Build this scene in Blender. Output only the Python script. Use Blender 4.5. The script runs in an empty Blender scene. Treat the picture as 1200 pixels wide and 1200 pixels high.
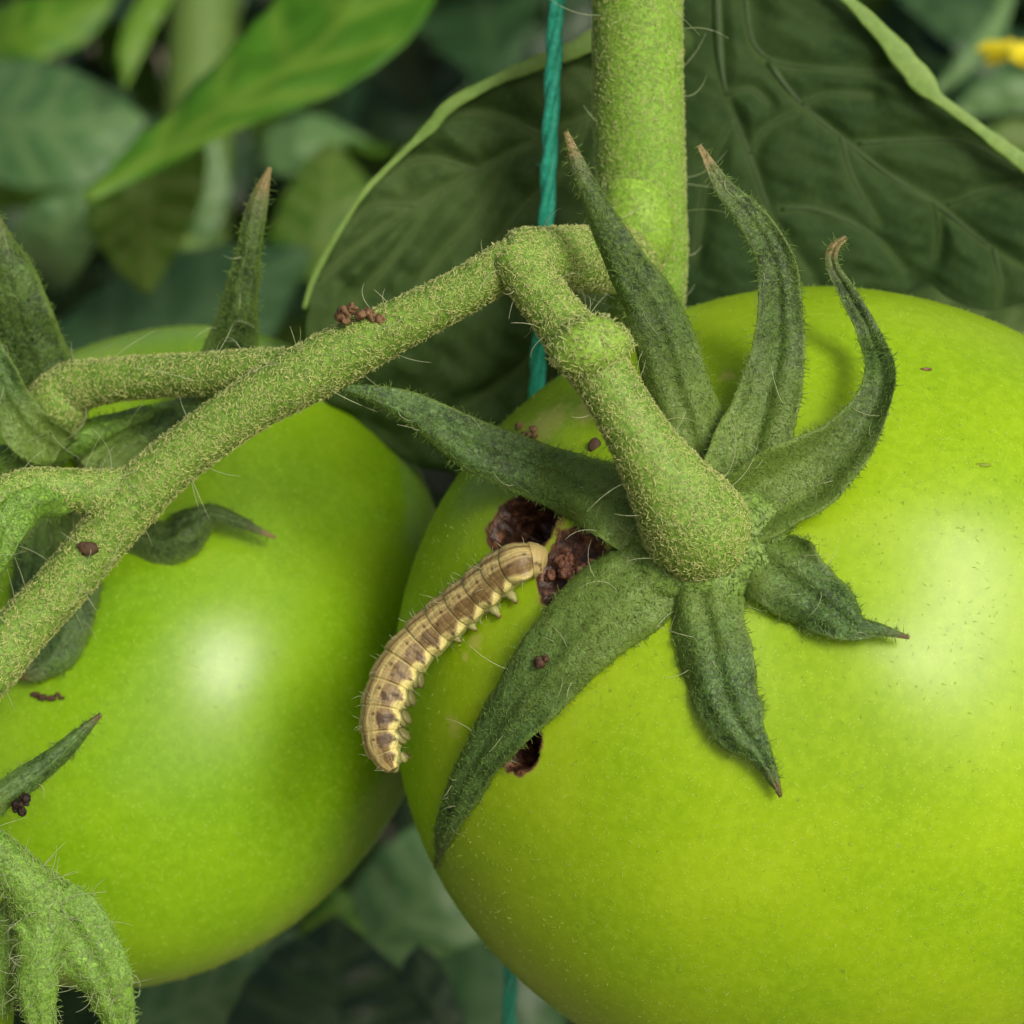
import bpy, math
import numpy as np
from mathutils import Vector, Matrix
from mathutils.bvhtree import BVHTree

# ------------------------------------------------------------------ frame of reference
# Everything is laid out in a frame aligned with the viewer: x right, y away, z up, in units of 1/12 mm.
# 1200 units = 100 mm across at the distance of the calyx.
S = 0.1 / 1200.0
D = 3360.0                       # viewer to calyx: 0.28 m
PITCH = math.radians(20.0)
O = np.array([0.0, 0.0, 0.9])
RX = np.array([1.0, 0.0, 0.0])
FY = np.array([0.0, math.cos(PITCH), -math.sin(PITCH)])
UZ = np.array([0.0, math.sin(PITCH), math.cos(PITCH)])
BASIS = np.stack([RX, FY, UZ])   # rows


def to_world(L):
    return O + S * (np.asarray(L, float) @ BASIS)


def at(px, py, d):
    k = (D + d) / D
    return np.array([(px - 600.0) * k, d, (600.0 - py) * k])


scene = bpy.context.scene
COL = scene.collection

# ------------------------------------------------------------------ camera
cam_data = bpy.data.cameras.new('camera')
cam = bpy.data.objects.new('camera', cam_data)
COL.objects.link(cam)
cam_data.sensor_width = 36.0
cam_data.lens = 36.0 * D / 1200.0
cam_data.clip_start = 0.005
cam_data.clip_end = 200.0
cam_data.dof.use_dof = True
cam_data.dof.focus_distance = (D + 60) * S
cam_data.dof.aperture_fstop = cam_data.lens / 3.3
cam.location = to_world([0, -D, 0])
cam.rotation_euler = (math.radians(90) - PITCH, 0, 0)
scene.camera = cam

# ------------------------------------------------------------------ light: bright, thinly veiled sky
SUN_LOCAL = np.array([0.42, -0.86, 0.32])
sd = SUN_LOCAL @ BASIS
sd = sd / np.linalg.norm(sd)
elev = math.asin(sd[2])
azim = math.atan2(sd[0], sd[1])
world = bpy.data.worlds.new('World')
scene.world = world
world.use_nodes = True
wn = world.node_tree
wn.nodes.clear()
w_out = wn.nodes.new('ShaderNodeOutputWorld')
w_bg = wn.nodes.new('ShaderNodeBackground')
w_sky = wn.nodes.new('ShaderNodeTexSky')
w_sky.sky_type = 'NISHITA'
w_sky.sun_disc = False
w_sky.sun_elevation = elev
w_sky.sun_rotation = azim
w_sky.air_density = 0.5
w_sky.dust_density = 7.0
w_sky.ozone_density = 0.0
w_bg.inputs['Strength'].default_value = 0.10
wn.links.new(w_sky.outputs[0], w_bg.inputs['Color'])
wn.links.new(w_bg.outputs[0], w_out.inputs['Surface'])

sun_data = bpy.data.lights.new('sun', 'SUN')
sun_data.energy = 1.5
sun_data.angle = math.radians(18)
sun_data.color = (1.0, 0.96, 0.88)
sun = bpy.data.objects.new('sun', sun_data)
COL.objects.link(sun)
sun.rotation_euler = Vector(sd).to_track_quat('Z', 'Y').to_euler()
sun.location = to_world([2000, -3000, 6000])

scene.view_settings.view_transform = 'Standard'
scene.view_settings.look = 'None'
scene.view_settings.gamma = 1.0
scene.view_settings.exposure = 0.31
scene.render.engine = 'CYCLES'
scene.cycles.max_bounces = 5
scene.cycles.diffuse_bounces = 3
scene.cycles.glossy_bounces = 2
scene.cycles.transmission_bounces = 3
scene.cycles.use_adaptive_sampling = True
scene.cycles.adaptive_threshold = 0.02
scene.cycles.caustics_reflective = False
scene.cycles.caustics_refractive = False
scene.cycles.transparent_max_bounces = 8
scene.cycles.use_denoising = True

# ------------------------------------------------------------------ small maths
def nrm(a):
    return a / np.maximum(np.linalg.norm(a, axis=-1, keepdims=True), 1e-9)


def sstep(a, b, x):
    t = np.clip((x - a) / (b - a), 0, 1)
    return t * t * (3 - 2 * t)


def spline(ctrl, m):
    """Catmull-Rom through the rows of ctrl, m samples evenly spread by chord length of the first three columns."""
    c = np.asarray(ctrl, float)
    n = len(c)
    p = np.vstack([2 * c[0] - c[1], c, 2 * c[-1] - c[-2]])
    dense = []
    for i in range(n - 1):
        t = np.linspace(0, 1, 24, endpoint=False)[:, None]
        p0, p1, p2, p3 = p[i], p[i + 1], p[i + 2], p[i + 3]
        dense.append(0.5 * (2 * p1 + (p2 - p0) * t + (2 * p0 - 5 * p1 + 4 * p2 - p3) * t ** 2 + (3 * p1 - p0 - 3 * p2 + p3) * t ** 3))
    d = np.vstack(dense + [c[-1:]])
    s = np.concatenate([[0], np.cumsum(np.linalg.norm(np.diff(d[:, :3], axis=0), axis=1))])
    q = np.linspace(0, s[-1], m)
    return np.stack([np.interp(q, s, d[:, k]) for k in range(d.shape[1])], 1)


def wob(p, seed, f):
    """Cheap smooth noise in [-1, 1] from sums of sines of a (...,3) position."""
    r = np.random.RandomState(seed)
    o = 0
    for i in range(7):
        k = r.normal(size=3) * f * (0.6 + 0.5 * i)
        o = o + np.sin(p @ k + r.uniform(0, 6.28)) / (1 + 0.5 * i)
    return o / 3.4


# ------------------------------------------------------------------ mesh building
ORIGIN = {}


def raw_mesh(name, V, F, attrs=None, smooth=True):
    """F: list of int arrays (M,3) / (M,4)."""
    me = bpy.data.meshes.new(name)
    F = [np.asarray(f, np.int32) for f in F if len(f)]
    loops = np.concatenate([f.ravel() for f in F])
    sizes = np.concatenate([np.full(len(f), f.shape[1], np.int32) for f in F])
    starts = np.concatenate([[0], np.cumsum(sizes)[:-1]]).astype(np.int32)
    me.vertices.add(len(V))
    me.vertices.foreach_set('co', np.asarray(V, np.float32).ravel())
    me.loops.add(len(loops))
    me.loops.foreach_set('vertex_index', loops.astype(np.int32))
    me.polygons.add(len(sizes))
    me.polygons.foreach_set('loop_start', starts)
    me.update(calc_edges=True)
    if smooth:
        me.polygons.foreach_set('use_smooth', np.ones(len(sizes), bool))
    for key, val in (attrs or {}).items():
        val = np.asarray(val, np.float32)
        if val.ndim == 1:
            a = me.attributes.new(key, 'FLOAT', 'POINT')
            a.data.foreach_set('value', val)
        elif val.shape[1] == 3:
            a = me.attributes.new(key, 'FLOAT_VECTOR', 'POINT')
            a.data.foreach_set('vector', val.ravel())
        else:
            a = me.attributes.new(key, 'FLOAT_COLOR', 'POINT')
            a.data.foreach_set('color', val.ravel())
    me.validate()
    return me


def tag(o, label=None, cat=None, group=None, kind=None):
    if label: o['label'] = label
    if cat: o['category'] = cat
    if group: o['group'] = group
    if kind: o['kind'] = kind
    return o


def thing(name, label, cat, base, group=None):
    o = bpy.data.objects.new(name, None)
    o.empty_display_size = 0.005
    COL.objects.link(o)
    w = to_world(base)
    o.location = w
    ORIGIN[o] = w
    return tag(o, label, cat, group)


def part(name, V, F, mat, parent=None, attrs=None, base=None, kind=None, label=None):
    """A mesh object; V in the viewer frame. Child of parent, or top-level with its origin at base."""
    w = ORIGIN[parent] if parent is not None else to_world(base if base is not None else V.mean(0))
    me = raw_mesh(name, to_world(V) - w, F, attrs)
    me.materials.append(mat)
    o = bpy.data.objects.new(name, me)
    COL.objects.link(o)
    if parent is not None:
        o.parent = parent
    else:
        o.location = w
    ORIGIN[o] = w
    return tag(o, label=label, kind=kind)


def loft(R, closed_ring=True, caps=True):
    """R: (m, n, 3) rings -> V, [quads, tris], t/v coordinates."""
    m, n, _ = R.shape
    V = R.reshape(-1, 3)
    i = np.arange(m - 1)[:, None]
    j = np.arange(n if closed_ring else n - 1)[None, :]
    a = i * n + j
    b = i * n + (j + 1) % n
    Q = np.stack([a, b, b + n, a + n], -1).reshape(-1, 4)
    t = np.repeat(np.linspace(0, 1, m), n)
    v = np.tile(np.arange(n) / n, m)
    T = []
    if caps and closed_ring:
        c0, c1 = R[0].mean(0), R[-1].mean(0)
        V = np.vstack([V, c0, c1])
        jj = np.arange(n)
        T.append(np.stack([(jj + 1) % n, jj, np.full(n, m * n)], 1))
        T.append(np.stack([(m - 1) * n + jj, (m - 1) * n + (jj + 1) % n, np.full(n, m * n + 1)], 1))
        t = np.append(t, [0, 1])
        v = np.append(v, [0, 0])
    tuv = np.stack([t, v, np.zeros_like(t)], 1)
    return V, [Q] + ([np.vstack(T)] if T else []), tuv


def frames(C):
    T = nrm(np.gradient(C, axis=0))
    n = np.array([0.0, -1.0, 0.15])
    N = []
    for t in T:
        n = n - t * (n @ t)
        n = n / max(np.linalg.norm(n), 1e-6)
        N.append(n)
    N = np.array(N)
    return T, N, np.cross(T, N)


def tube(ctrl, m=60, n=28, rough=0.03, seed=0, oval=1.0, round_end=False, round_start=False):
    """ctrl rows: px, py, depth, radius(px as seen)."""
    c = np.array([[*at(r[0], r[1], r[2]), r[3] * (D + r[2]) / D] for r in ctrl])
    s = spline(c, m)
    C, rad = s[:, :3], s[:, 3].copy()
    T, N, B = frames(C)
    if round_end:
        d = np.linalg.norm(C - C[-1], axis=1)
        rr = rad[-1]
        rad = np.where(d < rr, np.sqrt(np.maximum(rr ** 2 - (rr - d) ** 2, 1)) * rad / rr, rad)
    if round_start:
        d = np.linalg.norm(C - C[0], axis=1)
        rr = rad[0]
        rad = np.where(d < rr, np.sqrt(np.maximum(rr ** 2 - (rr - d) ** 2, 1)) * rad / rr, rad)
    a = np.linspace(0, 2 * math.pi, n, endpoint=False)
    R = C[:, None] + rad[:, None, None] * (np.cos(a)[None, :, None] * N[:, None] + oval * np.sin(a)[None, :, None] * B[:, None])
    R = R + (R - C[:, None]) * (rough * wob(R, seed, 0.035) + 0.5 * rough * wob(R, seed + 5, 0.12))[..., None]
    return loft(R)


def tri_areas(V, F):
    tris = []
    for f in F:
        f = np.asarray(f)
        if f.shape[1] == 4:
            tris += [f[:, [0, 1, 2]], f[:, [0, 2, 3]]]
        else:
            tris.append(f)
    T = np.vstack(tris)
    A, B, C = V[T[:, 0]], V[T[:, 1]], V[T[:, 2]]
    cr = np.cross(B - A, C - A)
    return T, cr, np.linalg.norm(cr, axis=1) / 2


def scatter(V, F, density, rng, front_only=True, centre=None):
    """Points on the surface, `density` per square unit; with front_only the ones on the far side are dropped."""
    T, cr, ar = tri_areas(V, F)
    n = int(ar.sum() * density)
    idx = rng.choice(len(T), n, p=ar / ar.sum())
    u, v = rng.rand(2, n)
    sw = u + v > 1
    u[sw], v[sw] = 1 - u[sw], 1 - v[sw]
    A, B, C = V[T[idx, 0]], V[T[idx, 1]], V[T[idx, 2]]
    P = A + u[:, None] * (B - A) + v[:, None] * (C - A)
    N = nrm(cr[idx])
    if centre is not None:
        N = N * np.sign(((P - centre) * N).sum(1))[:, None]
    if front_only:
        keep = (N @ np.array([0, -1.0, 0])) > -0.45
        P, N = P[keep], N[keep]
    return P, N


def hairs(P, N, length, rad, rng, nst=4, lay=0.6, curl=0.5, sides=3, lenvar=0.4, sink=0.6):
    n = len(P)
    rv = rng.normal(size=(n, 3))
    t = nrm(np.cross(N, rv))
    b = np.cross(N, t)
    l = lay * (0.6 + 0.8 * rng.rand(n, 1))
    d = nrm(N * (1 - np.minimum(l, 0.97)) + t * l)
    L = length * (1 - lenvar + 2 * lenvar * rng.rand(n, 1))
    bend = (b * rng.normal(size=(n, 1)) + t * 0.4 * rng.normal(size=(n, 1)) - N * 0.25 * lay) * curl
    p = P - N * rad * sink
    rings = []
    a = np.arange(sides) * 2 * math.pi / sides
    for i in range(nst):
        e1 = nrm(np.cross(d, rv + 1e-3))
        e2 = np.cross(d, e1)
        r = rad * (1 - 0.72 * (i / (nst - 1)) ** 1.5)
        rings.append(p[:, None] + r * (np.cos(a)[None, :, None] * e1[:, None] + np.sin(a)[None, :, None] * e2[:, None]))
        p = p + d * L / (nst - 1)
        d = nrm(d + bend)
    R = np.stack(rings, 1)                      # n, nst, sides, 3
    V = R.reshape(-1, 3)
    base = (np.arange(n) * nst * sides)[:, None, None]
    i = np.arange(nst - 1)[None, :, None] * sides
    j = np.arange(sides)[None, None, :]
    a0 = base + i + j
    b0 = base + i + (j + 1) % sides
    Q = np.stack([a0, b0, b0 + sides, a0 + sides], -1).reshape(-1, 4)
    tv = np.zeros((len(V), 3))
    tv[:, 0] = np.tile(np.repeat(np.linspace(0, 1, nst), sides), n)
    tv[:, 1] = np.repeat(rng.rand(n), nst * sides)
    return V, [Q], tv


def merge(*ms):
    Vs, Qs, Ts, tv, o = [], [], [], [], 0
    for V, F, t in ms:
        Vs.append(V)
        tv.append(t)
        for f in F:
            (Qs if np.asarray(f).shape[1] == 4 else Ts).append(np.asarray(f) + o)
        o += len(V)
    F = []
    if Qs: F.append(np.vstack(Qs))
    if Ts: F.append(np.vstack(Ts))
    return np.vstack(Vs), F, np.vstack(tv)


# ------------------------------------------------------------------ materials
class Nodes:
    def __init__(self, name):
        self.m = bpy.data.materials.new(name)
        self.m.use_nodes = True
        self.t = self.m.node_tree
        self.t.nodes.clear()
        self.out = self.t.nodes.new('ShaderNodeOutputMaterial')
        self.p = self.t.nodes.new('ShaderNodeBsdfPrincipled')
        self.link(self.p.outputs[0], self.out.inputs['Surface'])
        tc = self.t.nodes.new('ShaderNodeTexCoord')
        vm = self.t.nodes.new('ShaderNodeVectorMath')
        vm.operation = 'SCALE'
        vm.inputs['Scale'].default_value = 1000.0           # millimetres
        self.link(tc.outputs['Object'], vm.inputs[0])
        self.mm = vm.outputs[0]

    def link(self, a, b):
        self.t.links.new(a, b)

    def set(self, **kw):
        for k, v in kw.items():
            s = self.p.inputs[k.replace('_', ' ')]
            if hasattr(v, 'is_output'):
                self.link(v, s)
            else:
                s.default_value = v
        return self

    def noise(self, scale, detail=3.0, rough=0.55, dist=0.0, vec=None):
        n = self.t.nodes.new('ShaderNodeTexNoise')
        n.inputs['Scale'].default_value = scale
        n.inputs['Detail'].default_value = detail
        n.inputs['Roughness'].default_value = rough
        n.inputs['Distortion'].default_value = dist
        self.link(vec or self.mm, n.inputs['Vector'])
        return n.outputs['Fac']

    def voronoi(self, scale, feature='F1', out='Distance'):
        n = self.t.nodes.new('ShaderNodeTexVoronoi')
        n.feature = feature
        n.inputs['Scale'].default_value = scale
        self.link(self.mm, n.inputs['Vector'])
        return n.outputs[out]

    def ramp(self, fac, stops):
        r = self.t.nodes.new('ShaderNodeValToRGB')
        e = r.color_ramp.elements
        while len(e) > 1:
            e.remove(e[-1])
        e[0].position, e[0].color = stops[0][0], (*stops[0][1], 1)
        for pos, c in stops[1:]:
            x = e.new(pos)
            x.color = (*c, 1)
        self.link(fac, r.inputs[0])
        return r.outputs[0]

    def gray(self, fac, a, b, va=0.0, vb=1.0):
        r = self.t.nodes.new('ShaderNodeMapRange')
        r.inputs['From Min'].default_value = a
        r.inputs['From Max'].default_value = b
        r.inputs['To Min'].default_value = va
        r.inputs['To Max'].default_value = vb
        r.interpolation_type = 'SMOOTHSTEP'
        self.link(fac, r.inputs['Value'])
        return r.outputs[0]

    def mix(self, fac, a, b, mode='MIX'):
        n = self.t.nodes.new('ShaderNodeMix')
        n.data_type = 'RGBA'
        n.blend_type = mode
        for s, v in ((n.inputs[0], fac), (n.inputs[6], a), (n.inputs[7], b)):
            if hasattr(v, 'is_output'):
                self.link(v, s)
            elif isinstance(v, tuple):
                s.default_value = (*v, 1)
            else:
                s.default_value = v
        return n.outputs[2]

    def math(self, op, a, b=0.0):
        n = self.t.nodes.new('ShaderNodeMath')
        n.operation = op
        for s, v in ((n.inputs[0], a), (n.inputs[1], b)):
            if hasattr(v, 'is_output'):
                self.link(v, s)
            else:
                s.default_value = v
        return n.outputs[0]

    def attr(self, name, out='Fac'):
        n = self.t.nodes.new('ShaderNodeAttribute')
        n.attribute_name = name
        return n.outputs[out]

    def attr_xyz(self, name, axis):
        s = self.t.nodes.new('ShaderNodeSeparateXYZ')
        self.link(self.attr(name, 'Vector'), s.inputs[0])
        return s.outputs[axis]

    def bump(self, h, strength=0.5, dist_mm=0.1):
        b = self.t.nodes.new('ShaderNodeBump')
        b.inputs['Strength'].default_value = strength
        b.inputs['Distance'].default_value = dist_mm / 1000.0
        self.link(h, b.inputs['Height'])
        self.link(b.outputs[0], self.p.inputs['Normal'])
        return self

    def translucent(self, color, weight):
        tr = self.t.nodes.new('ShaderNodeBsdfTranslucent')
        if hasattr(color, 'is_output'):
            self.link(color, tr.inputs[0])
        else:
            tr.inputs[0].default_value = (*color, 1)
        mx = self.t.nodes.new('ShaderNodeMixShader')
        mx.inputs[0].default_value = weight
        self.link(self.p.outputs[0], mx.inputs[1])
        self.link(tr.outputs[0], mx.inputs[2])
        self.link(mx.outputs[0], self.out.inputs['Surface'])
        return self


def mat_fruit(name, ca, cb, cc, rough=0.36):
    k = Nodes(name)
    big = k.noise(0.05, 3, 0.5)
    base = k.ramp(big, [(0.3, ca), (0.55, cb), (0.75, cc)])
    mot = k.noise(0.9, 4, 0.7)
    base = k.mix(k.gray(mot, 0.40, 0.70, 0.0, 0.25), base, tuple(min(1, x * 1.25 + 0.01) for x in cc))
    base = k.mix(k.gray(mot, 0.46, 0.30, 0.0, 0.14), base, tuple(x * 0.72 for x in ca))
    dots = k.voronoi(2.0)
    base = k.mix(k.gray(dots, 0.22, 0.06, 0.0, 0.55), base, (0.46, 0.60, 0.13))
    fl = k.voronoi(0.23)
    base = k.mix(k.gray(fl, 0.07, 0.035, 0.0, 0.35), base, (0.08, 0.16, 0.01))
    wn_ = k.noise(0.9, 4, 0.7)
    wound = k.ramp(wn_, [(0.32, (0.010, 0.005, 0.003)), (0.5, (0.05, 0.022, 0.011)), (0.68, (0.20, 0.095, 0.045))])
    wa = k.gray(k.math('ADD', k.attr('wound'), k.math('MULTIPLY', k.math('SUBTRACT', wn_, 0.5), 0.9)), 0.42, 0.58)
    halo = k.gray(k.math('ADD', k.attr('wound'), k.math('MULTIPLY', k.math('SUBTRACT', mot, 0.5), 0.6)), 0.08, 0.4, 0.0, 0.5)
    base = k.mix(halo, base, (0.34, 0.30, 0.06))
    base = k.mix(k.gray(k.math('ADD', k.attr('cork'), k.math('MULTIPLY', k.math('SUBTRACT', mot, 0.5), 1.2)), 0.40, 0.95, 0.0, 0.6), base, (0.46, 0.46, 0.11))
    rim = k.gray(k.math('ADD', k.attr('wound'), k.math('MULTIPLY', k.math('SUBTRACT', mot, 0.5), 0.7)), 0.22, 0.5, 0.0, 0.85)
    base = k.mix(rim, base, (0.16, 0.105, 0.032))
    base = k.mix(wa, base, wound)
    k.set(Base_Color=base, Roughness=rough, Specular_IOR_Level=0.30,
          Subsurface_Weight=0.3, Subsurface_Radius=(0.7, 1.0, 0.12), Subsurface_Scale=0.003)
    h = k.math('ADD', k.math('MULTIPLY', mot, 0.6), k.math('MULTIPLY', wa, k.math('MULTIPLY', wn_, 14.0)))
    k.bump(h, 0.4, 0.05)
    return k.m


def mat_stem(name, dark, light, tip=None):
    k = Nodes(name)
    n = k.noise(0.35, 3)
    c = k.ramp(n, [(0.3, dark), (0.7, light)])
    f = k.noise(2.6, 2, 0.6, 0.8)
    c = k.mix(k.gray(f, 0.42, 0.62, 0.0, 0.55), c, tuple(min(1, x * 1.9) for x in light))
    k.set(Base_Color=c, Roughness=0.6, Specular_IOR_Level=0.3, Subsurface_Weight=0.1, Subsurface_Scale=0.0012,
          Subsurface_Radius=(0.6, 1.0, 0.15))
    k.bump(f, 0.5, 0.12)
    return k.m


def mat_sepal(name, dark, light, tip_from=0.93, tip=(0.12, 0.088, 0.034), base=(0.15, 0.24, 0.034)):
    k = Nodes(name)
    n = k.noise(0.3, 3, 0.65)
    f = k.noise(2.2, 3, 0.7, 1.2)
    c = k.ramp(n, [(0.34, dark), (0.64, light)])
    t = k.attr_xyz('tuv', 0)
    e = k.attr_xyz('tuv', 2)
    t2 = k.math('ADD', t, k.math('MULTIPLY', k.math('SUBTRACT', n, 0.5), 0.5))
    c = k.mix(k.gray(t2, 0.55, 0.16, 0.0, 0.85), c, base)
    c = k.mix(k.gray(f, 0.46, 0.66, 0.0, 0.6), c, tuple(min(1, x * 2.0) for x in light))
    c = k.mix(k.gray(f, 0.48, 0.32, 0.0, 0.6), c, tuple(x * 0.5 for x in dark))
    c = k.mix(k.gray(e, 0.80, 1.0, 0.0, 0.55), c, base)
    t3 = k.math('ADD', t, k.math('MULTIPLY', k.math('SUBTRACT', f, 0.5), 0.10))
    c = k.mix(k.gray(t3, tip_from - 0.07, tip_from, 0, 0.6), c, (0.14, 0.18, 0.065))
    c = k.mix(k.gray(t3, tip_from, tip_from + 0.04), c, tip)
    k.set(Base_Color=c, Roughness=0.43, Specular_IOR_Level=0.42)
    k.bump(k.math('ADD', f, k.math('MULTIPLY', n, 1.5)), 0.8, 0.22)
    k.translucent((0.08, 0.22, 0.015), 0.12)
    return k.m


def mat_hair(name, root, tip, transl=0.25):
    k = Nodes(name)
    c = k.mix(k.attr_xyz('tuv', 0), root, tip)
    v = k.attr_xyz('tuv', 1)
    c = k.mix(k.gray(v, 0.0, 1.0, 0.0, 0.4), c, tuple(x * 0.7 for x in root))
    k.set(Base_Color=c, Roughness=0.42, Specular_IOR_Level=0.45)
    k.translucent(tip, transl)
    return k.m


def mat_leaf(name, dark, light, vein, gloss=0.45, transl=0.25, tcol=(0.12, 0.28, 0.02), coat=0.3):
    k = Nodes(name)
    n = k.noise(0.12, 4, 0.6)
    c = k.ramp(n, [(0.3, dark), (0.7, light)])
    fine = k.noise(1.2, 3, 0.65)
    c = k.mix(k.gray(fine, 0.4, 0.75, 0.0, 0.4), c, tuple(x * 1.5 for x in light))
    c = k.mix(k.attr('vein'), c, vein)
    k.set(Base_Color=c, Roughness=gloss, Specular_IOR_Level=coat)
    k.bump(fine, 0.5, 0.15)
    k.translucent(tcol, transl)
    return k.m


def mat_plain(name, a, b, scale=1.0, rough=0.7, bump=0.3, spec=0.3):
    k = Nodes(name)
    n = k.noise(scale, 4, 0.6)
    k.set(Base_Color=k.ramp(n, [(0.3, a), (0.7, b)]), Roughness=rough, Specular_IOR_Level=spec)
    k.bump(k.noise(scale * 2.5, 4), bump, 0.15)
    return k.m


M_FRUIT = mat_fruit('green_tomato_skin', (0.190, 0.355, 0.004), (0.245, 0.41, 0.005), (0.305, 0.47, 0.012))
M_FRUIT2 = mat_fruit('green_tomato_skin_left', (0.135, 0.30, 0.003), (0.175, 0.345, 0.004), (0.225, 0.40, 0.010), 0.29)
M_STEM = mat_stem('truss_stem_skin', (0.066, 0.140, 0.015), (0.125, 0.230, 0.029))
M_VINE = mat_stem('main_stem_skin', (0.095, 0.20, 0.018), (0.15, 0.29, 0.028))
M_NODE = mat_stem('stem_node_skin', (0.125, 0.245, 0.021), (0.175, 0.31, 0.031))
M_KNUCKLE = mat_stem('knuckle_skin', (0.12, 0.22, 0.024), (0.18, 0.31, 0.04))
M_SEPAL = mat_sepal('sepal_skin', (0.010, 0.034, 0.006), (0.070, 0.145, 0.030))
M_SEPAL_GREEN = mat_sepal('sepal_skin_green_tip', (0.010, 0.034, 0.006), (0.070, 0.145, 0.030), 1.2)
M_SEPAL_UP = mat_sepal('sepal_skin_raised', (0.009, 0.028, 0.005), (0.064, 0.125, 0.022), 0.92, (0.24, 0.19, 0.075))
M_SEPAL_YOUNG = mat_sepal('young_sepal_skin', (0.07, 0.16, 0.014), (0.14, 0.28, 0.030), 1.2, base=(0.13, 0.27, 0.03))
M_HUB = mat_stem('calyx_hub_skin', (0.075, 0.145, 0.02), (0.125, 0.215, 0.034))
M_HAIR_STEM = mat_hair('stem_hair', (0.53, 0.60, 0.19), (0.80, 0.86, 0.38), 0.40)
M_HAIR_VINE = mat_hair('main_stem_hair', (0.50, 0.60, 0.20), (0.76, 0.84, 0.38), 0.40)
M_HAIR_SEPAL = mat_hair('sepal_hair', (0.11, 0.22, 0.03), (0.27, 0.42, 0.09), 0.3)
M_HAIR_LONG = mat_hair('long_pale_hair', (0.46, 0.55, 0.30), (0.70, 0.76, 0.50), 0.4)
M_HAIR_YOUNG = mat_hair('young_hair', (0.28, 0.48, 0.08), (0.50, 0.68, 0.22), 0.35)
M_HAIR_FRUIT = mat_hair('fruit_fuzz', (0.56, 0.70, 0.13), (0.66, 0.78, 0.24), 0.5)
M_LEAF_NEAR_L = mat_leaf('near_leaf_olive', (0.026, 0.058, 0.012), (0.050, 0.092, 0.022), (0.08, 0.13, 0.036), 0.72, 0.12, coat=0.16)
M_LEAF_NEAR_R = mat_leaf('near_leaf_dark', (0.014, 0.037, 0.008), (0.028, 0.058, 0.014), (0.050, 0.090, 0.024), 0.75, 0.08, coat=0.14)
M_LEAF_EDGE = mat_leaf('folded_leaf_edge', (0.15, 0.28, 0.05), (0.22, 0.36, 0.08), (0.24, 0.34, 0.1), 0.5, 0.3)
M_LEAF_BRIGHT = mat_leaf('bright_leaf', (0.038, 0.14, 0.006), (0.062, 0.19, 0.010), (0.13, 0.26, 0.025), 0.5, 0.3, (0.09, 0.30, 0.01))
M_LEAF_OLIVE = mat_leaf('olive_leaf', (0.035, 0.10, 0.006), (0.06, 0.14, 0.010), (0.10, 0.17, 0.03), 0.5, 0.25)
M_LEAF_BLUE = mat_leaf('bluish_leaf', (0.036, 0.105, 0.03), (0.072, 0.16, 0.05), (0.10, 0.19, 0.065), 0.42, 0.1)
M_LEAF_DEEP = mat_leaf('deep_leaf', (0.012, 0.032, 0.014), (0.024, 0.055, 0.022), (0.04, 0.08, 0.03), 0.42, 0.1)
M_LEAF_TEAL = mat_leaf('teal_leaf', (0.014, 0.048, 0.014), (0.030, 0.076, 0.024), (0.045, 0.095, 0.034), 0.45, 0.1)
M_FRASS = mat_plain('brown_frass', (0.04, 0.023, 0.011), (0.27, 0.165, 0.078), 2.2, 0.75, 0.9)
M_FRASS_DARK = mat_plain('dark_frass', (0.006, 0.004, 0.003), (0.028, 0.014, 0.008), 1.5, 0.6, 0.6)
M_MARK = mat_plain('olive_mark', (0.13, 0.20, 0.012), (0.22, 0.31, 0.015), 1.5, 0.5, 0.3)
M_FRASS_RED = mat_plain('red_brown_frass', (0.05, 0.02, 0.011), (0.23, 0.105, 0.06), 1.6, 0.6, 0.6)
M_SCAB = mat_plain('brown_scab', (0.028, 0.015, 0.008), (0.085, 0.05, 0.024), 1.2, 0.7, 0.4)
M_TWINE = mat_plain('teal_twine', (0.008, 0.25, 0.15), (0.05, 0.52, 0.35), 2.0, 0.34, 0.8, 0.5)
M_SOIL = mat_plain('soil', (0.13, 0.11, 0.075), (0.24, 0.20, 0.14), 0.05, 0.9, 0.6)
M_BSTEM = mat_stem('background_stem', (0.05, 0.10, 0.02), (0.09, 0.16, 0.03))
M_PETAL = mat_plain('yellow_petal', (0.55, 0.50, 0.01), (0.68, 0.60, 0.02), 0.6, 0.5, 0.2)


def body_mat():
    k = Nodes('caterpillar_skin')
    c = k.attr('col', 'Color')
    c = k.mix(k.gray(k.noise(5.0, 3, 0.6), 0.35, 0.7, 0.0, 0.35), c, (0.16, 0.105, 0.045))
    k.set(Base_Color=c, Roughness=0.48, Specular_IOR_Level=0.35, Subsurface_Weight=0.08, Subsurface_Scale=0.0008)
    k.bump(k.noise(6.0, 3, 0.6), 0.4, 0.05)
    return k.m


M_BODY = body_mat()

# ------------------------------------------------------------------ setting: the soil far below and behind
g = 60.0
gm = raw_mesh('ground', np.array([[-g, -g, 0], [g, -g, 0], [g, g, 0], [-g, g, 0]], float), [np.array([[0, 1, 2, 3]])], smooth=False)
gm.materials.append(M_SOIL)
ground = bpy.data.objects.new('ground', gm)
COL.objects.link(ground)
tag(ground, kind='structure')

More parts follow.
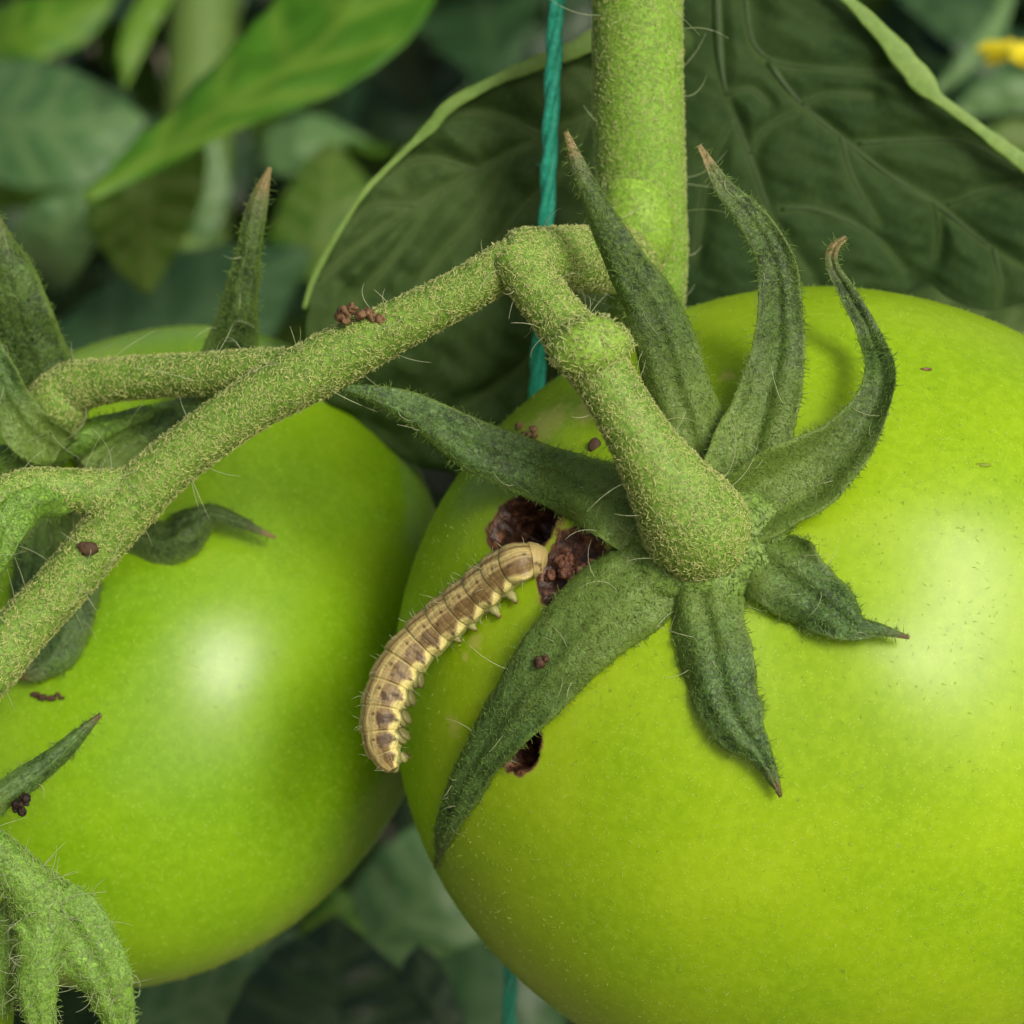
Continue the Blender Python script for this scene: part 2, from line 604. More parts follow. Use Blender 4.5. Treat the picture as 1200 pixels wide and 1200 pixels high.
# ------------------------------------------------------------------ tomato fruit bodies
def fruit_shape(px, py, depth, semi, axis, shear=0.0, ribs=(5, 0.3, 0.012), dimple=0.05, seed=1, lean=0.0):
    k = (D + depth) / D
    c = at(px, py, depth)
    sx, sy, sz = semi[0] * k * 0.99, semi[1], semi[2] * k * 0.99
    ax = nrm(np.array(axis, float))
    e1 = nrm(np.cross(ax, [0.1, 0.2, 1.0]))
    e2 = np.cross(ax, e1)

    def surface(th, ph):
        d = np.cos(th)[..., None] * ax + np.sin(th)[..., None] * (np.cos(ph)[..., None] * e1 + np.sin(ph)[..., None] * e2)
        r = 1 / np.sqrt((d[..., 0] / sx) ** 2 + (d[..., 1] / sy) ** 2 + (d[..., 2] / sz) ** 2)
        r = r * (1 - dimple * np.exp(-(th / 0.30) ** 2))
        r = r * (1 + ribs[2] * np.cos(ribs[0] * ph + ribs[1]) * np.exp(-((th - 0.65) / 0.5) ** 2))
        r = r * (1 + 0.006 * wob(d, seed, 2.2))
        p = d * r[..., None]
        p[..., 1] += lean * p[..., 2]
        p[..., 0] += -shear * p[..., 2]
        return c + p
    return c, surface


def fruit_grid(surface, nr, ns):
    th = np.linspace(0.0, math.pi, nr)
    th[0] = 1e-3
    th[-1] = math.pi - 1e-3
    ph = np.linspace(0, 2 * math.pi, ns, endpoint=False)
    TH, PH = np.meshgrid(th, ph, indexing='ij')
    return surface(TH, PH)


def bvh_of(R):
    V, F, _ = loft(R)
    polys = [tuple(q) for q in F[0].tolist()]
    return BVHTree.FromPolygons([tuple(v) for v in V.tolist()], polys)


def hit(bvh, px, py):
    o = Vector((0, -D, 0))
    d = Vector(at(px, py, 0)) - o
    loc, n, i, dist = bvh.ray_cast(o, d.normalized())
    if loc is None:
        return None, None
    n = np.array(n)
    if n[1] > 0: n = -n
    return np.array(loc), n


def dent(R, c, holes, bvh):
    """holes: (px, py, rx, ry, rotation, depth, seed) -> displaced rings, wound strength."""
    wound = np.zeros(R.shape[:2])
    out = R.copy()
    for (px, py, rx, ry, rot, dep, seed) in holes:
        p0, n0 = hit(bvh, px, py)
        u = nrm(np.cross([0, 0, 1.0], -n0)) * -1
        u = nrm(np.array([1, 0, 0]) - n0 * n0[0])
        v = np.cross(u, n0)
        if v[2] < 0: v = -v
        q = R - p0
        a, b = q @ u, q @ v
        near = (np.abs(q @ n0) < 160)
        ca, sa = math.cos(rot), math.sin(rot)
        x, y = (a * ca + b * sa) / rx, (-a * sa + b * ca) / ry
        rr = np.sqrt(x * x + y * y) + 0.16 * wob(R, seed, 0.07) + 0.10 * wob(R, seed + 7, 0.2)
        rr = np.where(near, rr, 9.0)
        prof = sstep(1.05, 0.72, rr)
        out -= (prof * dep * (1 + 0.25 * wob(R, seed + 3, 0.12)))[..., None] * n0
        out += (1.2 * np.exp(-((rr - 1.15) / 0.12) ** 2))[..., None] * n0
        wound = np.maximum(wound, sstep(1.42, 0.85, rr))
    return out, wound


def build_fruit(parent, shape, nr, ns, mat, holes, fuzz, seed, name='fruit', corks=()):
    c, surf = shape
    coarse = fruit_grid(surf, 110, 150)
    bvh = bvh_of(coarse)
    R = fruit_grid(surf, nr, ns)
    wound = np.zeros(R.shape[:2])
    if holes:
        R, wound = dent(R, c, holes, bvh)
    V, F, tuv = loft(R[:, ::-1])
    wound = wound[:, ::-1]
    w = np.append(wound.ravel(), [0, 0])
    cork = np.zeros(len(V))
    for (qx, qy, qr) in corks:
        p0, _ = hit(bvh, qx, qy)
        cork = np.maximum(cork, np.exp(-(np.linalg.norm(V - p0, axis=1) / qr) ** 2))
    o = part(name, V, F, mat, parent, {'wound': w, 'cork': cork})
    rng = np.random.RandomState(seed)
    P, N = scatter(*loft(coarse)[:2], fuzz, rng, centre=c)
    if holes:
        keep = np.ones(len(P), bool)
        for (px, py, rx, ry, *_r) in holes:
            p0, _ = hit(bvh, px, py)
            keep &= np.linalg.norm(P - p0, axis=1) > max(rx, ry) * 1.1
        P, N = P[keep], N[keep]
    keep = wob(P, seed, 0.02) + rng.uniform(-0.9, 0.9, len(P)) > -0.25
    P, N = P[keep], N[keep]
    hv = hairs(P, N, 4.4, 0.46, rng, 3, 0.7, 0.5, lenvar=0.5)
    part('skin_fuzz', hv[0], hv[1], M_HAIR_FRUIT, o, {'tuv': hv[2]}, kind='stuff')
    return bvh, o


RT_AXIS = (-0.22, -0.86, 0.46)
RT = thing('tomato', 'large unripe green tomato with bore holes and a star-shaped calyx, on the right', 'tomato', at(960, 1290, 420))
RT_SHAPE = fruit_shape(960, 810, 420, (505, 430, 477), RT_AXIS, 0.0, (5, 0.9, 0.010), 0.045, 3)
RT_HOLES = [(612, 614, 52, 36, -0.25, 75, 11), (670, 672, 40, 50, -0.45, 13, 12), (608, 874, 30, 32, -0.5, 60, 13)]
BVH_R, RT_BODY = build_fruit(RT, RT_SHAPE, 340, 520, M_FRUIT, RT_HOLES, 0.0065, 21, corks=[(636, 498, 55), (690, 480, 36), (600, 520, 26), (556, 752, 18), (532, 850, 20), (545, 770, 10), (852, 440, 14)])

LT = thing('tomato', 'green tomato on the left behind the forked truss stem, without bore holes', 'tomato', at(185, 1150, 760))
LT_SHAPE = fruit_shape(178, 759, 760, (352, 350, 387), (-0.30, -0.80, 0.50), -0.09, (4, 2.0, 0.010), 0.05, 8, 0.24)
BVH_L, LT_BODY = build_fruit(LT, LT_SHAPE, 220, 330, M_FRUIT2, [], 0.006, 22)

# ------------------------------------------------------------------ sepals
def sepal(parent, rows, mat, seed, bvh=None, roll=0.0, cup=0.3, th=6.0, m=90, nu=19, twist=0.0, hair=0.060, longhair=0.0003,
          hairmat=None, wav=0.06, name='sepal', ridge=0.08, hairlen=5.5, label=None, longlen=34.0):
    """rows: (px, py, half width px, lift above the fruit) or (px, py, half width px, None, absolute depth)."""
    pts, nn = [], []
    for r in rows:
        if r[3] is not None and bvh is not None:
            loc, n = hit(bvh, r[0], r[1])
            d = loc[1] - r[3]
            pts.append([*at(r[0], r[1], d), r[2] * (D + d) / D])
            nn.append(nrm(n * 0.8 + np.array([0, -0.35, 0])))
        else:
            d = r[4]
            pts.append([*at(r[0], r[1], d), r[2] * (D + d) / D])
            nn.append(np.array([0, -1.0, 0.1]))
    c = np.hstack([np.array(pts), np.array(nn)])
    s = spline(c, m)
    C, hw, NN = s[:, :3], np.maximum(s[:, 3], 0.8), nrm(s[:, 4:7])
    hw = hw * (1 - 0.10 * sstep(0.15, 0.35, np.linspace(0, 1, m)))
    T = nrm(np.gradient(C, axis=0))
    side = nrm(np.cross(T, NN))
    NO = np.cross(side, T)
    t = np.linspace(0, 1, m)
    ang = roll + twist * t
    ca, sa = np.cos(ang)[:, None], np.sin(ang)[:, None]
    side, NO = side * ca + NO * sa, NO * ca - side * sa
    u = np.linspace(-1, 1, nu)
    rng = np.random.RandomState(seed)
    edge = 1 + wav * np.stack([np.sin(t * rng.uniform(14, 24) + rng.uniform(0, 6)) + 0.6 * np.sin(t * 47 + rng.uniform(0, 6)),
                               np.sin(t * rng.uniform(14, 24) + rng.uniform(0, 6)) + 0.6 * np.sin(t * 41 + rng.uniform(0, 6))], 1) * 0.6
    wl = np.where(u[None] < 0, edge[:, :1], edge[:, 1:]) * hw[:, None]
    base = C[:, None] + side[:, None] * (u[None] * wl)[..., None]
    hgt = -cup * hw[:, None] * (u[None] ** 2) - ridge * hw[:, None] * np.exp(-(u[None] / 0.13) ** 2)
    lc = np.interp(t, np.linspace(0, 1, 7), rng.normal(size=7) * 0.28)[:, None]
    rc = np.interp(t, np.linspace(0, 1, 7), rng.normal(size=7) * 0.28)[:, None]
    hgt = hgt + hw[:, None] * np.where(u[None] < 0, lc, rc) * np.abs(u[None]) ** 3
    hgt = hgt + 0.05 * hw[:, None] * np.cos(u[None] * 7.5 + 3 * t[:, None] + rng.uniform(0, 6))
    hgt = hgt + 0.13 * hw[:, None] * wob(base, seed, 0.04) + 0.03 * hw[:, None] * wob(base, seed + 1, 0.15)
    base = base + NO[:, None] * hgt[..., None]
    tk = th * (1 - 0.75 * u[None] ** 4) * np.clip(hw[:, None] / 14.0, 0.15, 1)
    top = base + NO[:, None] * (tk * 0.5)[..., None]
    bot = base - NO[:, None] * (tk * 0.5)[..., None]
    R = np.concatenate([top, bot[:, ::-1]], 1)
    V, F, tuv = loft(R)
    ue = np.tile(np.abs(np.concatenate([u, u[::-1]])), m)
    tuv[:len(ue), 2] = ue
    o = part(name, V, F, mat, parent, {'tuv': tuv}, label=label)
    # fringe of fine hairs along both margins
    fi = rng.randint(2, m - 1, int(1.6 * m)) * 2 * nu + np.where(rng.rand(int(1.6 * m)) < 0.5, 0, nu - 1)
    fn = nrm(V[fi] - C[fi // (2 * nu)] + rng.normal(size=(len(fi), 3)) * 0.3 * hw[fi // (2 * nu)][:, None])
    fh = hairs(V[fi], fn, 9.0, 0.5, rng, 4, 0.3, 0.4)
    P, N = scatter(V, F, hair, rng)
    hs = [hairs(P, N, hairlen, 0.6, rng, 3, 0.80, 0.7)]
    hs = merge(hs[0], fh)
    part('short_hairs', *hs[:2], hairmat or M_HAIR_SEPAL, o, {'tuv': hs[2]}, kind='stuff')
    if longhair:
        P, N = scatter(V, F, longhair, rng)
        h2 = hairs(P, N, longlen, 0.5, rng, 6, 0.45, 0.3, lenvar=0.6)
        part('long_hairs', *h2[:2], M_HAIR_LONG, o, {'tuv': h2[2]}, kind='stuff')
    return o


def stem_part(parent, ctrl, mat, hairmat, seed, name, m=80, n=32, density=0.108, hairlen=5.2, hrad=0.88, longhair=0.0004,
              longlen=52.0, lay=0.80, hair_above=-9e9, **kw):
    V, F, tuv = tube(ctrl, m, n, seed=seed, **kw)
    o = part(name, V, F, mat, parent, {'tuv': tuv})
    rng = np.random.RandomState(seed)
    P, N = scatter(V, F, density, rng)
    up_ = P[:, 2] > hair_above                     # no short hairs where the stem is buried behind the fruit
    P, N = P[up_], N[up_]
    h = hairs(P, N, hairlen, hrad, rng, 3, lay, 0.9)
    part('short_hairs', *h[:2], hairmat, o, {'tuv': h[2]}, kind='stuff')
    if longhair:
        P, N = scatter(V, F, longhair, rng)
        h2 = hairs(P, N, longlen, 0.55, rng, 7, 0.35, 0.2, lenvar=0.6)
        part('long_hairs', *h2[:2], M_HAIR_LONG, o, {'tuv': h2[2]}, kind='stuff')
    return o


# right calyx
hc, hn = hit(BVH_R, 832, 622)
hd = hc[1]
dR = lambda px, py, lift: hit(BVH_R, px, py)[0][1] - lift
# pedicel with its knuckle, flaring onto the calyx
stem_part(RT, [(604, 300, 60, 30), (628, 336, 42, 30), (660, 380, 18, 32), (684, 410, 0, 37), (704, 436, -8, 35), (734, 486, hd - 80, 35),
               (762, 534, hd - 74, 41), (786, 572, hd - 60, 51), (803, 598, hd - 44, 60), (815, 616, hd - 30, 63), (826, 632, hd - 12, 60), (834, 644, hd + 4, 52), (840, 652, hd + 18, 38)],
          M_STEM, M_HAIR_STEM, 31, 'pedicel', m=110, n=44)
V, F, tuv = tube([(646, 412, -4, 8), (670, 410, -22, 30), (698, 404, -26, 36), (722, 402, -10, 22), (734, 402, 4, 8)], 24, 20, 0.06, 5, round_end=True, round_start=True)
kn = part('knuckle', V, F, M_KNUCKLE, RT, {'tuv': tuv})
rng = np.random.RandomState(77)
P, N = scatter(V, F, 0.04, rng)
h = hairs(P, N, 9, 0.9, rng, 4, 0.6, 0.7)
part('short_hairs', *h[:2], M_HAIR_VINE, kn, {'tuv': h[2]}, kind='stuff')

# calyx hub: a flattened collar that joins the sepal bases
e1 = nrm(np.cross(hn, [0.0, 0.0, 1.0]))
e2 = np.cross(hn, e1)
th_ = np.linspace(0.02, math.pi - 0.02, 26)[:, None]
ph_ = np.linspace(0, 2 * math.pi, 64, endpoint=False)[None]
rr_ = 102 * np.sin(th_) * (1 + 0.10 * np.cos(7 * ph_ + 1.0))
R = hc + hn * 2 + (rr_ * np.cos(ph_))[..., None] * e1 + (rr_ * np.sin(ph_))[..., None] * e2 + (33 * np.cos(th_) + 0 * ph_)[..., None] * hn
R = R + 3.0 * wob(R, 9, 0.05)[..., None] * hn
V, F, tuv = loft(R)
hub = part('calyx_hub', V, F, M_HUB, RT, {'tuv': tuv})
P, N = scatter(V, F, 0.055, rng, centre=hc)
h = hairs(P, N, 8, 0.8, rng, 3, 0.75, 0.7)
part('short_hairs', *h[:2], M_HAIR_SEPAL, hub, {'tuv': h[2]}, kind='stuff')

sepal(RT, [(834, 606, 40, 14), (820, 540, 47, 30), (800, 470, 45, None, 70), (771, 372, 37, None, 45), (732, 303, 26, None, 20),
           (698, 238, 16, None, 0), (678, 195, 11, None, -8), (663, 154, 3, None, -10)], M_SEPAL_UP, 41, BVH_R, cup=0.35, wav=0.05,
      label='tall sepal crossing in front of the main stem')
sepal(RT, [(848, 606, 40, 14), (876, 545, 45, 30), (897, 477, 43, 48), (912, 412, 35, None, 90), (913, 347, 29, None, 80),
           (905, 300, 24, None, 72), (880, 256, 20, None, 64), (846, 217, 12, None, 56), (819, 170, 3, None, 50)], M_SEPAL_UP, 42, BVH_R,
      cup=-0.35, wav=0.05)
sepal(RT, [(856, 612, 40, 14), (904, 586, 46, 24), (960, 556, 44, 34), (1008, 503, 31, 62), (1031, 445, 21, 92), (1020, 395, 15, None, 110),
           (996, 348, 12, None, 105), (976, 312, 9, None, 95), (977, 291, 8, None, 90), (992, 278, 4, None, 88)], M_SEPAL_UP, 43, BVH_R,
      cup=-0.4, wav=0.05, twist=0.3)
sepal(RT, [(858, 630, 46, 14), (896, 654, 50, 24), (938, 688, 47, 26), (978, 717, 36, 26), (1004, 735, 19, 26), (1030, 738, 9, 26), (1066, 747, 2.5, 30)],
      M_SEPAL, 44, BVH_R, cup=0.25)
sepal(RT, [(828, 640, 48, 14), (824, 690, 47, 24), (836, 755, 48, 26), (850, 815, 45, 26), (868, 855, 35, 26), (886, 876, 20, 24), (900, 900, 12, 22),
           (915, 934, 2.5, 18)], M_SEPAL, 45, BVH_R, cup=0.25)
sepal(RT, [(805, 638, 48, 16), (755, 675, 56, 28), (700, 716, 56, 30), (645, 778, 52, 30), (596, 838, 43, 28), (560, 888, 31, 28), (535, 935, 24, 26),
           (518, 980, 13, 22), (510, 1018, 2.5, 30)], M_SEPAL, 46, BVH_R, cup=0.28, th=6, wav=0.04,
      label='longest sepal, pointing down to the left over a bore hole')
sepal(RT, [(800, 618, 40, 14), (755, 600, 52, 26), (700, 574, 48, 44), (625, 549, 38, None, 150), (552, 519, 33, None, 150), (492, 482, 22, None, 140), (440, 462, 12, None, 130),
           (404, 455, 4, None, 120)], M_SEPAL_GREEN, 47, BVH_R, cup=0.28, wav=0.04)

# ------------------------------------------------------------------ tomato vine: main stem, forked truss stem, near leaves
VINE = thing('tomato_plant', 'tomato vine with thick vertical main stem, forked hairy truss stem and broad dark leaves', 'plant', at(760, 1600, 1100))
stem_part(VINE, [(746, -140, 300, 54), (747, 0, 330, 53), (748, 120, 365, 53), (752, 230, 400, 52), (757, 300, 430, 49), (757, 380, 500, 44),
                 (758, 560, 800, 40), (760, 900, 1300, 40), (760, 1500, 1500, 40)], M_VINE, M_HAIR_VINE, 51, 'main_stem', m=150, n=48,
          density=0.095, hairlen=4.6, hrad=0.75, longhair=0.00016, hair_above=120.0, rough=0.02)
V, F, tuv = tube([(728, 190, 400, 8), (738, 222, 374, 34), (748, 255, 364, 42), (750, 292, 376, 36), (745, 322, 410, 10)], 30, 26, 0.04, 6,
                 round_end=True, round_start=True)
nd = part('stem_node', V, F, M_NODE, VINE, {'tuv': tuv})
P, N = scatter(V, F, 0.02, rng)
h = hairs(P, N, 7, 0.7, rng, 3, 0.6, 0.6)
part('short_hairs', *h[:2], M_HAIR_VINE, nd, {'tuv': h[2]}, kind='stuff')
# short arm from the main stem to the fork, then the truss stem running down to the left
stem_part(VINE, [(750, 300, 420, 40), (715, 303, 300, 39), (680, 303, 190, 38), (640, 302, 110, 36), (606, 302, 70, 34), (590, 306, 66, 26)], M_STEM,
          M_HAIR_STEM, 52, 'truss_arm', m=60, n=36, round_end=True)
stem_part(VINE, [(606, 300, 68, 24), (580, 318, 74, 27), (540, 342, 84, 27), (480, 374, 100, 29), (420, 405, 116, 33), (360, 437, 130, 35), (300, 470, 145, 33),
                 (240, 512, 160, 31), (190, 553, 172, 32), (150, 592, 180, 34), (112, 640, 186, 31), (70, 690, 190, 31), (30, 732, 190, 32),
                 (-20, 790, 185, 34), (-120, 900, 160, 34)],
          M_STEM, M_HAIR_STEM, 53, 'truss_stem', m=170, n=40)
stem_part(VINE, [(170, 572, 180, 26), (120, 578, 176, 28), (80, 574, 168, 25), (40, 572, 150, 24), (5, 586, 130, 26), (-22, 620, 120, 30), (-40, 680, 120, 30)],
          M_STEM, M_HAIR_STEM, 54, 'side_pedicel', m=70, n=30)

# left calyx
dl = hit(BVH_L, 62, 530)[0][1]
stem_part(LT, [(345, 436, 140, 27), (300, 434, 170, 25), (240, 438, 215, 25), (180, 441, 260, 25), (120, 447, 300, 27), (84, 456, 330, 32), (64, 480, 355, 37), (56, 515, dl - 10, 34)],
          M_STEM, M_HAIR_STEM, 55, 'pedicel', m=90, n=34, round_end=True)
sepal(LT, [(70, 510, 24, 16), (48, 470, 44, None, 400), (40, 425, 47, None, 360), (16, 340, 34, None, 310), (-8, 270, 17, None, 290), (-16, 235, 4, None, 285)], M_SEPAL_UP, 61,
      BVH_L, cup=0.3)
sepal(LT, [(90, 530, 30, 12), (150, 520, 44, 20), (205, 498, 48, 30), (248, 455, 45, None, 440), (268, 408, 32, None, 410), (279, 358, 24, None, 380), (290, 300, 17, None, 360),
           (301, 240, 13, None, 345), (316, 196, 3, None, 340)], M_SEPAL_UP, 62, BVH_L, cup=0.35, label='thin dark sepal standing straight up')
sepal(LT, [(-60, 560, 20, None, 330), (0, 540, 21, None, 335), (60, 524, 21, None, 345), (120, 502, 19, None, 350), (170, 486, 13, None, 352), (200, 478, 4, None, 356)], M_SEPAL_YOUNG, 63, BVH_L, cup=0.7)
sepal(LT, [(90, 560, 30, 10), (140, 605, 36, 16), (190, 626, 35, 22), (222, 612, 26, 40), (248, 600, 15, 50), (282, 611, 9, 50), (323, 629, 2.5, 44)], M_SEPAL_UP, 64, BVH_L, cup=0.5, roll=0.2)
sepal(LT, [(60, 570, 30, 10), (74, 640, 38, 16), (80, 700, 38, 22), (66, 752, 32, 26), (40, 782, 18, 30), (14, 790, 5, 34)], M_SEPAL, 65, BVH_L, cup=0.4)
sepal(LT, [(40, 560, 26, 10), (42, 620, 28, 14), (34, 680, 24, 18), (22, 740, 12, 20), (16, 770, 4, 22)], M_SEPAL, 66, BVH_L, cup=0.3)

sepal(LT, [(70, 530, 24, None, 330), (30, 500, 30, None, 300), (2, 450, 28, None, 280), (-20, 390, 16, None, 270), (-34, 330, 4, None, 265)], M_SEPAL_GREEN, 601, BVH_L, cup=-0.3)
sepal(LT, [(120, 560, 18, None, 200), (78, 578, 22, None, 150), (38, 586, 26, None, 112), (8, 612, 28, None, 92), (-6, 650, 22, None, 92), (-12, 690, 6, None, 100)], M_SEPAL_YOUNG, 602, BVH_L, cup=0.5)
sepal(LT, [(110, 560, 22, None, 330), (150, 530, 30, None, 330), (196, 506, 30, None, 335), (232, 490, 20, None, 350), (262, 470, 5, None, 370)], M_SEPAL, 603, BVH_L, cup=0.4)

# young tomato in the bottom left corner
YT = thing('tomato', 'small young tomato with pale fuzzy calyx, cut by the bottom left corner', 'tomato', at(-45, 1330, 150))
YT_SHAPE = fruit_shape(-70, 1190, 190, (86, 95, 110), (0.2, -0.3, 0.9), 0, (5, 0.3, 0.01), 0.06, 5)
BVH_Y, _ = build_fruit(YT, YT_SHAPE, 70, 90, M_FRUIT2, [], 0.005, 23)
stem_part(YT, [(-90, 930, 60, 22), (-40, 968, 70, 22), (0, 1002, 78, 24), (28, 1032, 84, 29), (52, 1062, 92, 40), (68, 1090, 104, 34)], M_SEPAL_YOUNG, M_HAIR_YOUNG, 56,
          'pedicel', m=60, n=32, round_end=True, density=0.10, hairlen=6, hrad=0.8, longhair=0.003, longlen=26)
sepal(YT, [(52, 1052, 26, None, 66), (48, 1090, 32, None, 56), (42, 1130, 30, None, 52), (42, 1170, 26, None, 54), (50, 1215, 19, None, 64), (60, 1275, 7, None, 80)], M_SEPAL_YOUNG, 67, None, cup=0.3,
      hair=0.09, longhair=0.005, hairmat=M_HAIR_YOUNG, longlen=24)
sepal(YT, [(62, 1052, 28, None, 70), (86, 1084, 38, None, 62), (108, 1120, 39, None, 64), (126, 1160, 33, None, 72), (140, 1205, 21, None, 86), (148, 1265, 7, None, 110)], M_SEPAL_YOUNG, 68, None, cup=0.35,
      hair=0.09, longhair=0.005, hairmat=M_HAIR_YOUNG, longlen=24)
sepal(YT, [(20, 1040, 14, None, 100), (14, 1080, 20, None, 104), (4, 1130, 18, None, 110), (0, 1190, 10, None, 120)], M_SEPAL_YOUNG, 70, None, cup=0.5, hair=0.09, longhair=0.004, hairmat=M_HAIR_YOUNG, longlen=24)
sepal(YT, [(-70, 985, 24, None, 130), (-30, 955, 22, None, 150), (10, 926, 19, None, 170), (50, 898, 16, None, 190), (85, 868, 11, None, 200), (118, 837, 3, None, 205)], M_SEPAL, 69, None, cup=0.5,
      label='dark pointed sepal reaching up across the left tomato')

# ------------------------------------------------------------------ leaves
def seg_dist(X, Z, line):
    best = np.full(X.shape, 1e9)
    for (x0, z0), (x1, z1) in zip(line[:-1], line[1:]):
        dx, dz = x1 - x0, z1 - z0
        t = np.clip(((X - x0) * dx + (Z - z0) * dz) / (dx * dx + dz * dz + 1e-9), 0, 1)
        best = np.minimum(best, np.hypot(X - x0 - t * dx, Z - z0 - t * dz))
    return best


def patch(eA, eB, m, n, bulge=0.0, belly=None):
    A = spline(np.array([at(*p) for p in eA]), m)
    B = spline(np.array([at(*p) for p in eB]), m)
    v = np.linspace(0, 1, n)[None, :, None]
    G = A[:, None] * (1 - v) + B[:, None] * v
    w = np.linalg.norm(A - B, axis=1)[:, None]
    G[..., 1] -= bulge * w * np.sin(math.pi * v[..., 0])
    return G


def leaf(parent, eA, eB, mat, veins=(), shift=0.0, m=60, n=36, bulge=0.1, quilt=8.0, qw=26.0, seed=0, rumple=6.0, th=3.0, vw=5.0, name='leaf', vein_mat=None, vr=4.0, sunk=1.0):
    """eA, eB: the two edges base -> tip, (px, py, depth). veins: lists of (px, py[, radius])."""
    eA = [(p[0], p[1], p[2] + shift) for p in eA]
    eB = [(p[0], p[1], p[2] + shift) for p in eB]
    G = patch(eA, eB, m, n, bulge)
    k = (D + G[..., 1]) / D
    PX, PY = G[..., 0] / k + 600, 600 - G[..., 2] / k
    du = np.gradient(G, axis=0)
    dv = np.gradient(G, axis=1)
    NO = nrm(np.cross(du, dv))
    NO = np.where(NO[..., 1:2] > 0, -NO, NO)
    dm = np.full(PX.shape, 1e9)
    for line in veins:
        ln = spline(np.array([[p[0], p[1], 0] for p in line]), 24)[:, :2]
        dm = np.minimum(dm, seg_dist(PX, PY, ln.tolist()))
    hgt = rumple * wob(G, seed, 0.012) + 0.35 * rumple * wob(G, seed + 2, 0.04)
    vein = np.zeros(PX.shape)
    if veins:
        hgt = hgt + sunk * quilt * (1 - np.exp(-(dm / qw) ** 2)) + sunk * quilt * (0.5 * wob(G, seed + 4, 0.06) + 0.8 * wob(G, seed + 6, 0.028)) * (1 - np.exp(-(dm / 12) ** 2))
        vein = np.exp(-(dm / vw) ** 2)
    G = G + NO * hgt[..., None]
    top = G
    bot = G - NO * th
    mm, nn = G.shape[:2]
    V = np.vstack([top.reshape(-1, 3), bot.reshape(-1, 3)])
    i = np.arange(mm - 1)[:, None] * nn
    j = np.arange(nn - 1)[None]
    a = (i + j)
    Qt = np.stack([a, a + 1, a + 1 + nn, a + nn], -1).reshape(-1, 4)
    Qb = Qt[:, ::-1] + mm * nn
    brd = np.concatenate([np.arange(nn), np.arange(1, mm) * nn + nn - 1, (mm - 1) * nn + np.arange(nn - 2, -1, -1), np.arange(mm - 2, 0, -1) * nn])
    nx = np.roll(brd, -1)
    Qs = np.stack([nx, brd, brd + mm * nn, nx + mm * nn], 1)
    o = part(name, V, [np.vstack([Qt, Qb, Qs])], mat, parent, {'vein': np.tile(vein.ravel(), 2)})
    if vein_mat is not None:
        from_px = np.stack([PX.ravel(), PY.ravel()], 1)
        for q, line in enumerate(veins):
            ln = spline(np.array([[p[0], p[1], 0, p[2] if len(p) > 2 else vr] for p in line]), 26)
            idx = np.argmin(((ln[:, None, :2] - from_px[None]) ** 2).sum(-1), 1)
            C = top.reshape(-1, 3)[idx]
            # smooth path on the blade
            kk = (D + C[:, 1]) / D
            C = np.stack([(ln[:, 0] - 600) * kk, C[:, 1], (600 - ln[:, 1]) * kk], 1)
            for _ in range(4):
                C[1:-1] = 0.25 * C[:-2] + 0.5 * C[1:-1] + 0.25 * C[2:]
            rad = ln[:, 3] * np.linspace(1, 0.45, len(ln))
            T, N, B = frames(C)
            ang = np.linspace(0, 2 * math.pi, 8, endpoint=False)
            R = C[:, None] + rad[:, None, None] * (0.7 * np.cos(ang)[None, :, None] * N[:, None] + np.sin(ang)[None, :, None] * B[:, None])
            Vv, Fv, tv = loft(R)
            part('midrib' if q == 0 else 'vein', Vv, Fv, vein_mat, o, {'vein': np.zeros(len(Vv))})
    return o


def margin(parent, rows, mat, seed, th=4.0, cup=0.6, roll=0.0):
    """A strip of blade folded over along a leaf edge. rows: (px, py, half width, depth)."""
    return sepal_strip(parent, [(r[0], r[1], r[2], None, r[3] - 20 + roll) for r in rows], mat, seed, cup, roll, th)


def sepal_strip(parent, rows, mat, seed, cup, roll, th):
    c = np.array([[*at(r[0], r[1], r[4]), r[2] * (D + r[4]) / D] for r in rows])
    m, nu = 80, 9
    s = spline(c, m)
    C, hw = s[:, :3], np.maximum(s[:, 3], 0.8)
    T = nrm(np.gradient(C, axis=0))
    side = nrm(np.cross(T, np.array([0, -1.0, 0])))
    NO = np.cross(side, T)
    u = np.linspace(-1, 1, nu)
    base = C[:, None] + side[:, None] * (u[None] * hw[:, None] * (1 + 0.30 * wob(C[:, None] + 4 * u[None, :, None], seed, 0.035) + 0.12 * wob(C[:, None] + 4 * u[None, :, None], seed + 3, 0.12)))[..., None]
    base = base + NO[:, None] * (-cup * hw[:, None] * u[None] ** 2 + 1.5 * wob(base, seed + 1, 0.06))[..., None]
    R = np.concatenate([base + NO[:, None] * th * 0.5, (base - NO[:, None] * th * 0.5)[:, ::-1]], 1)
    V, F, _ = loft(R)
    return part('folded_edge', V, F, mat, parent, {'vein': np.zeros(len(V))})


M_VEIN_L = mat_leaf('olive_leaf_vein', (0.036, 0.08, 0.014), (0.050, 0.10, 0.020), (0.07, 0.12, 0.03), 0.5, 0.1)
M_VEIN_R = mat_leaf('dark_leaf_vein', (0.020, 0.048, 0.010), (0.030, 0.064, 0.014), (0.04, 0.08, 0.02), 0.5, 0.05)

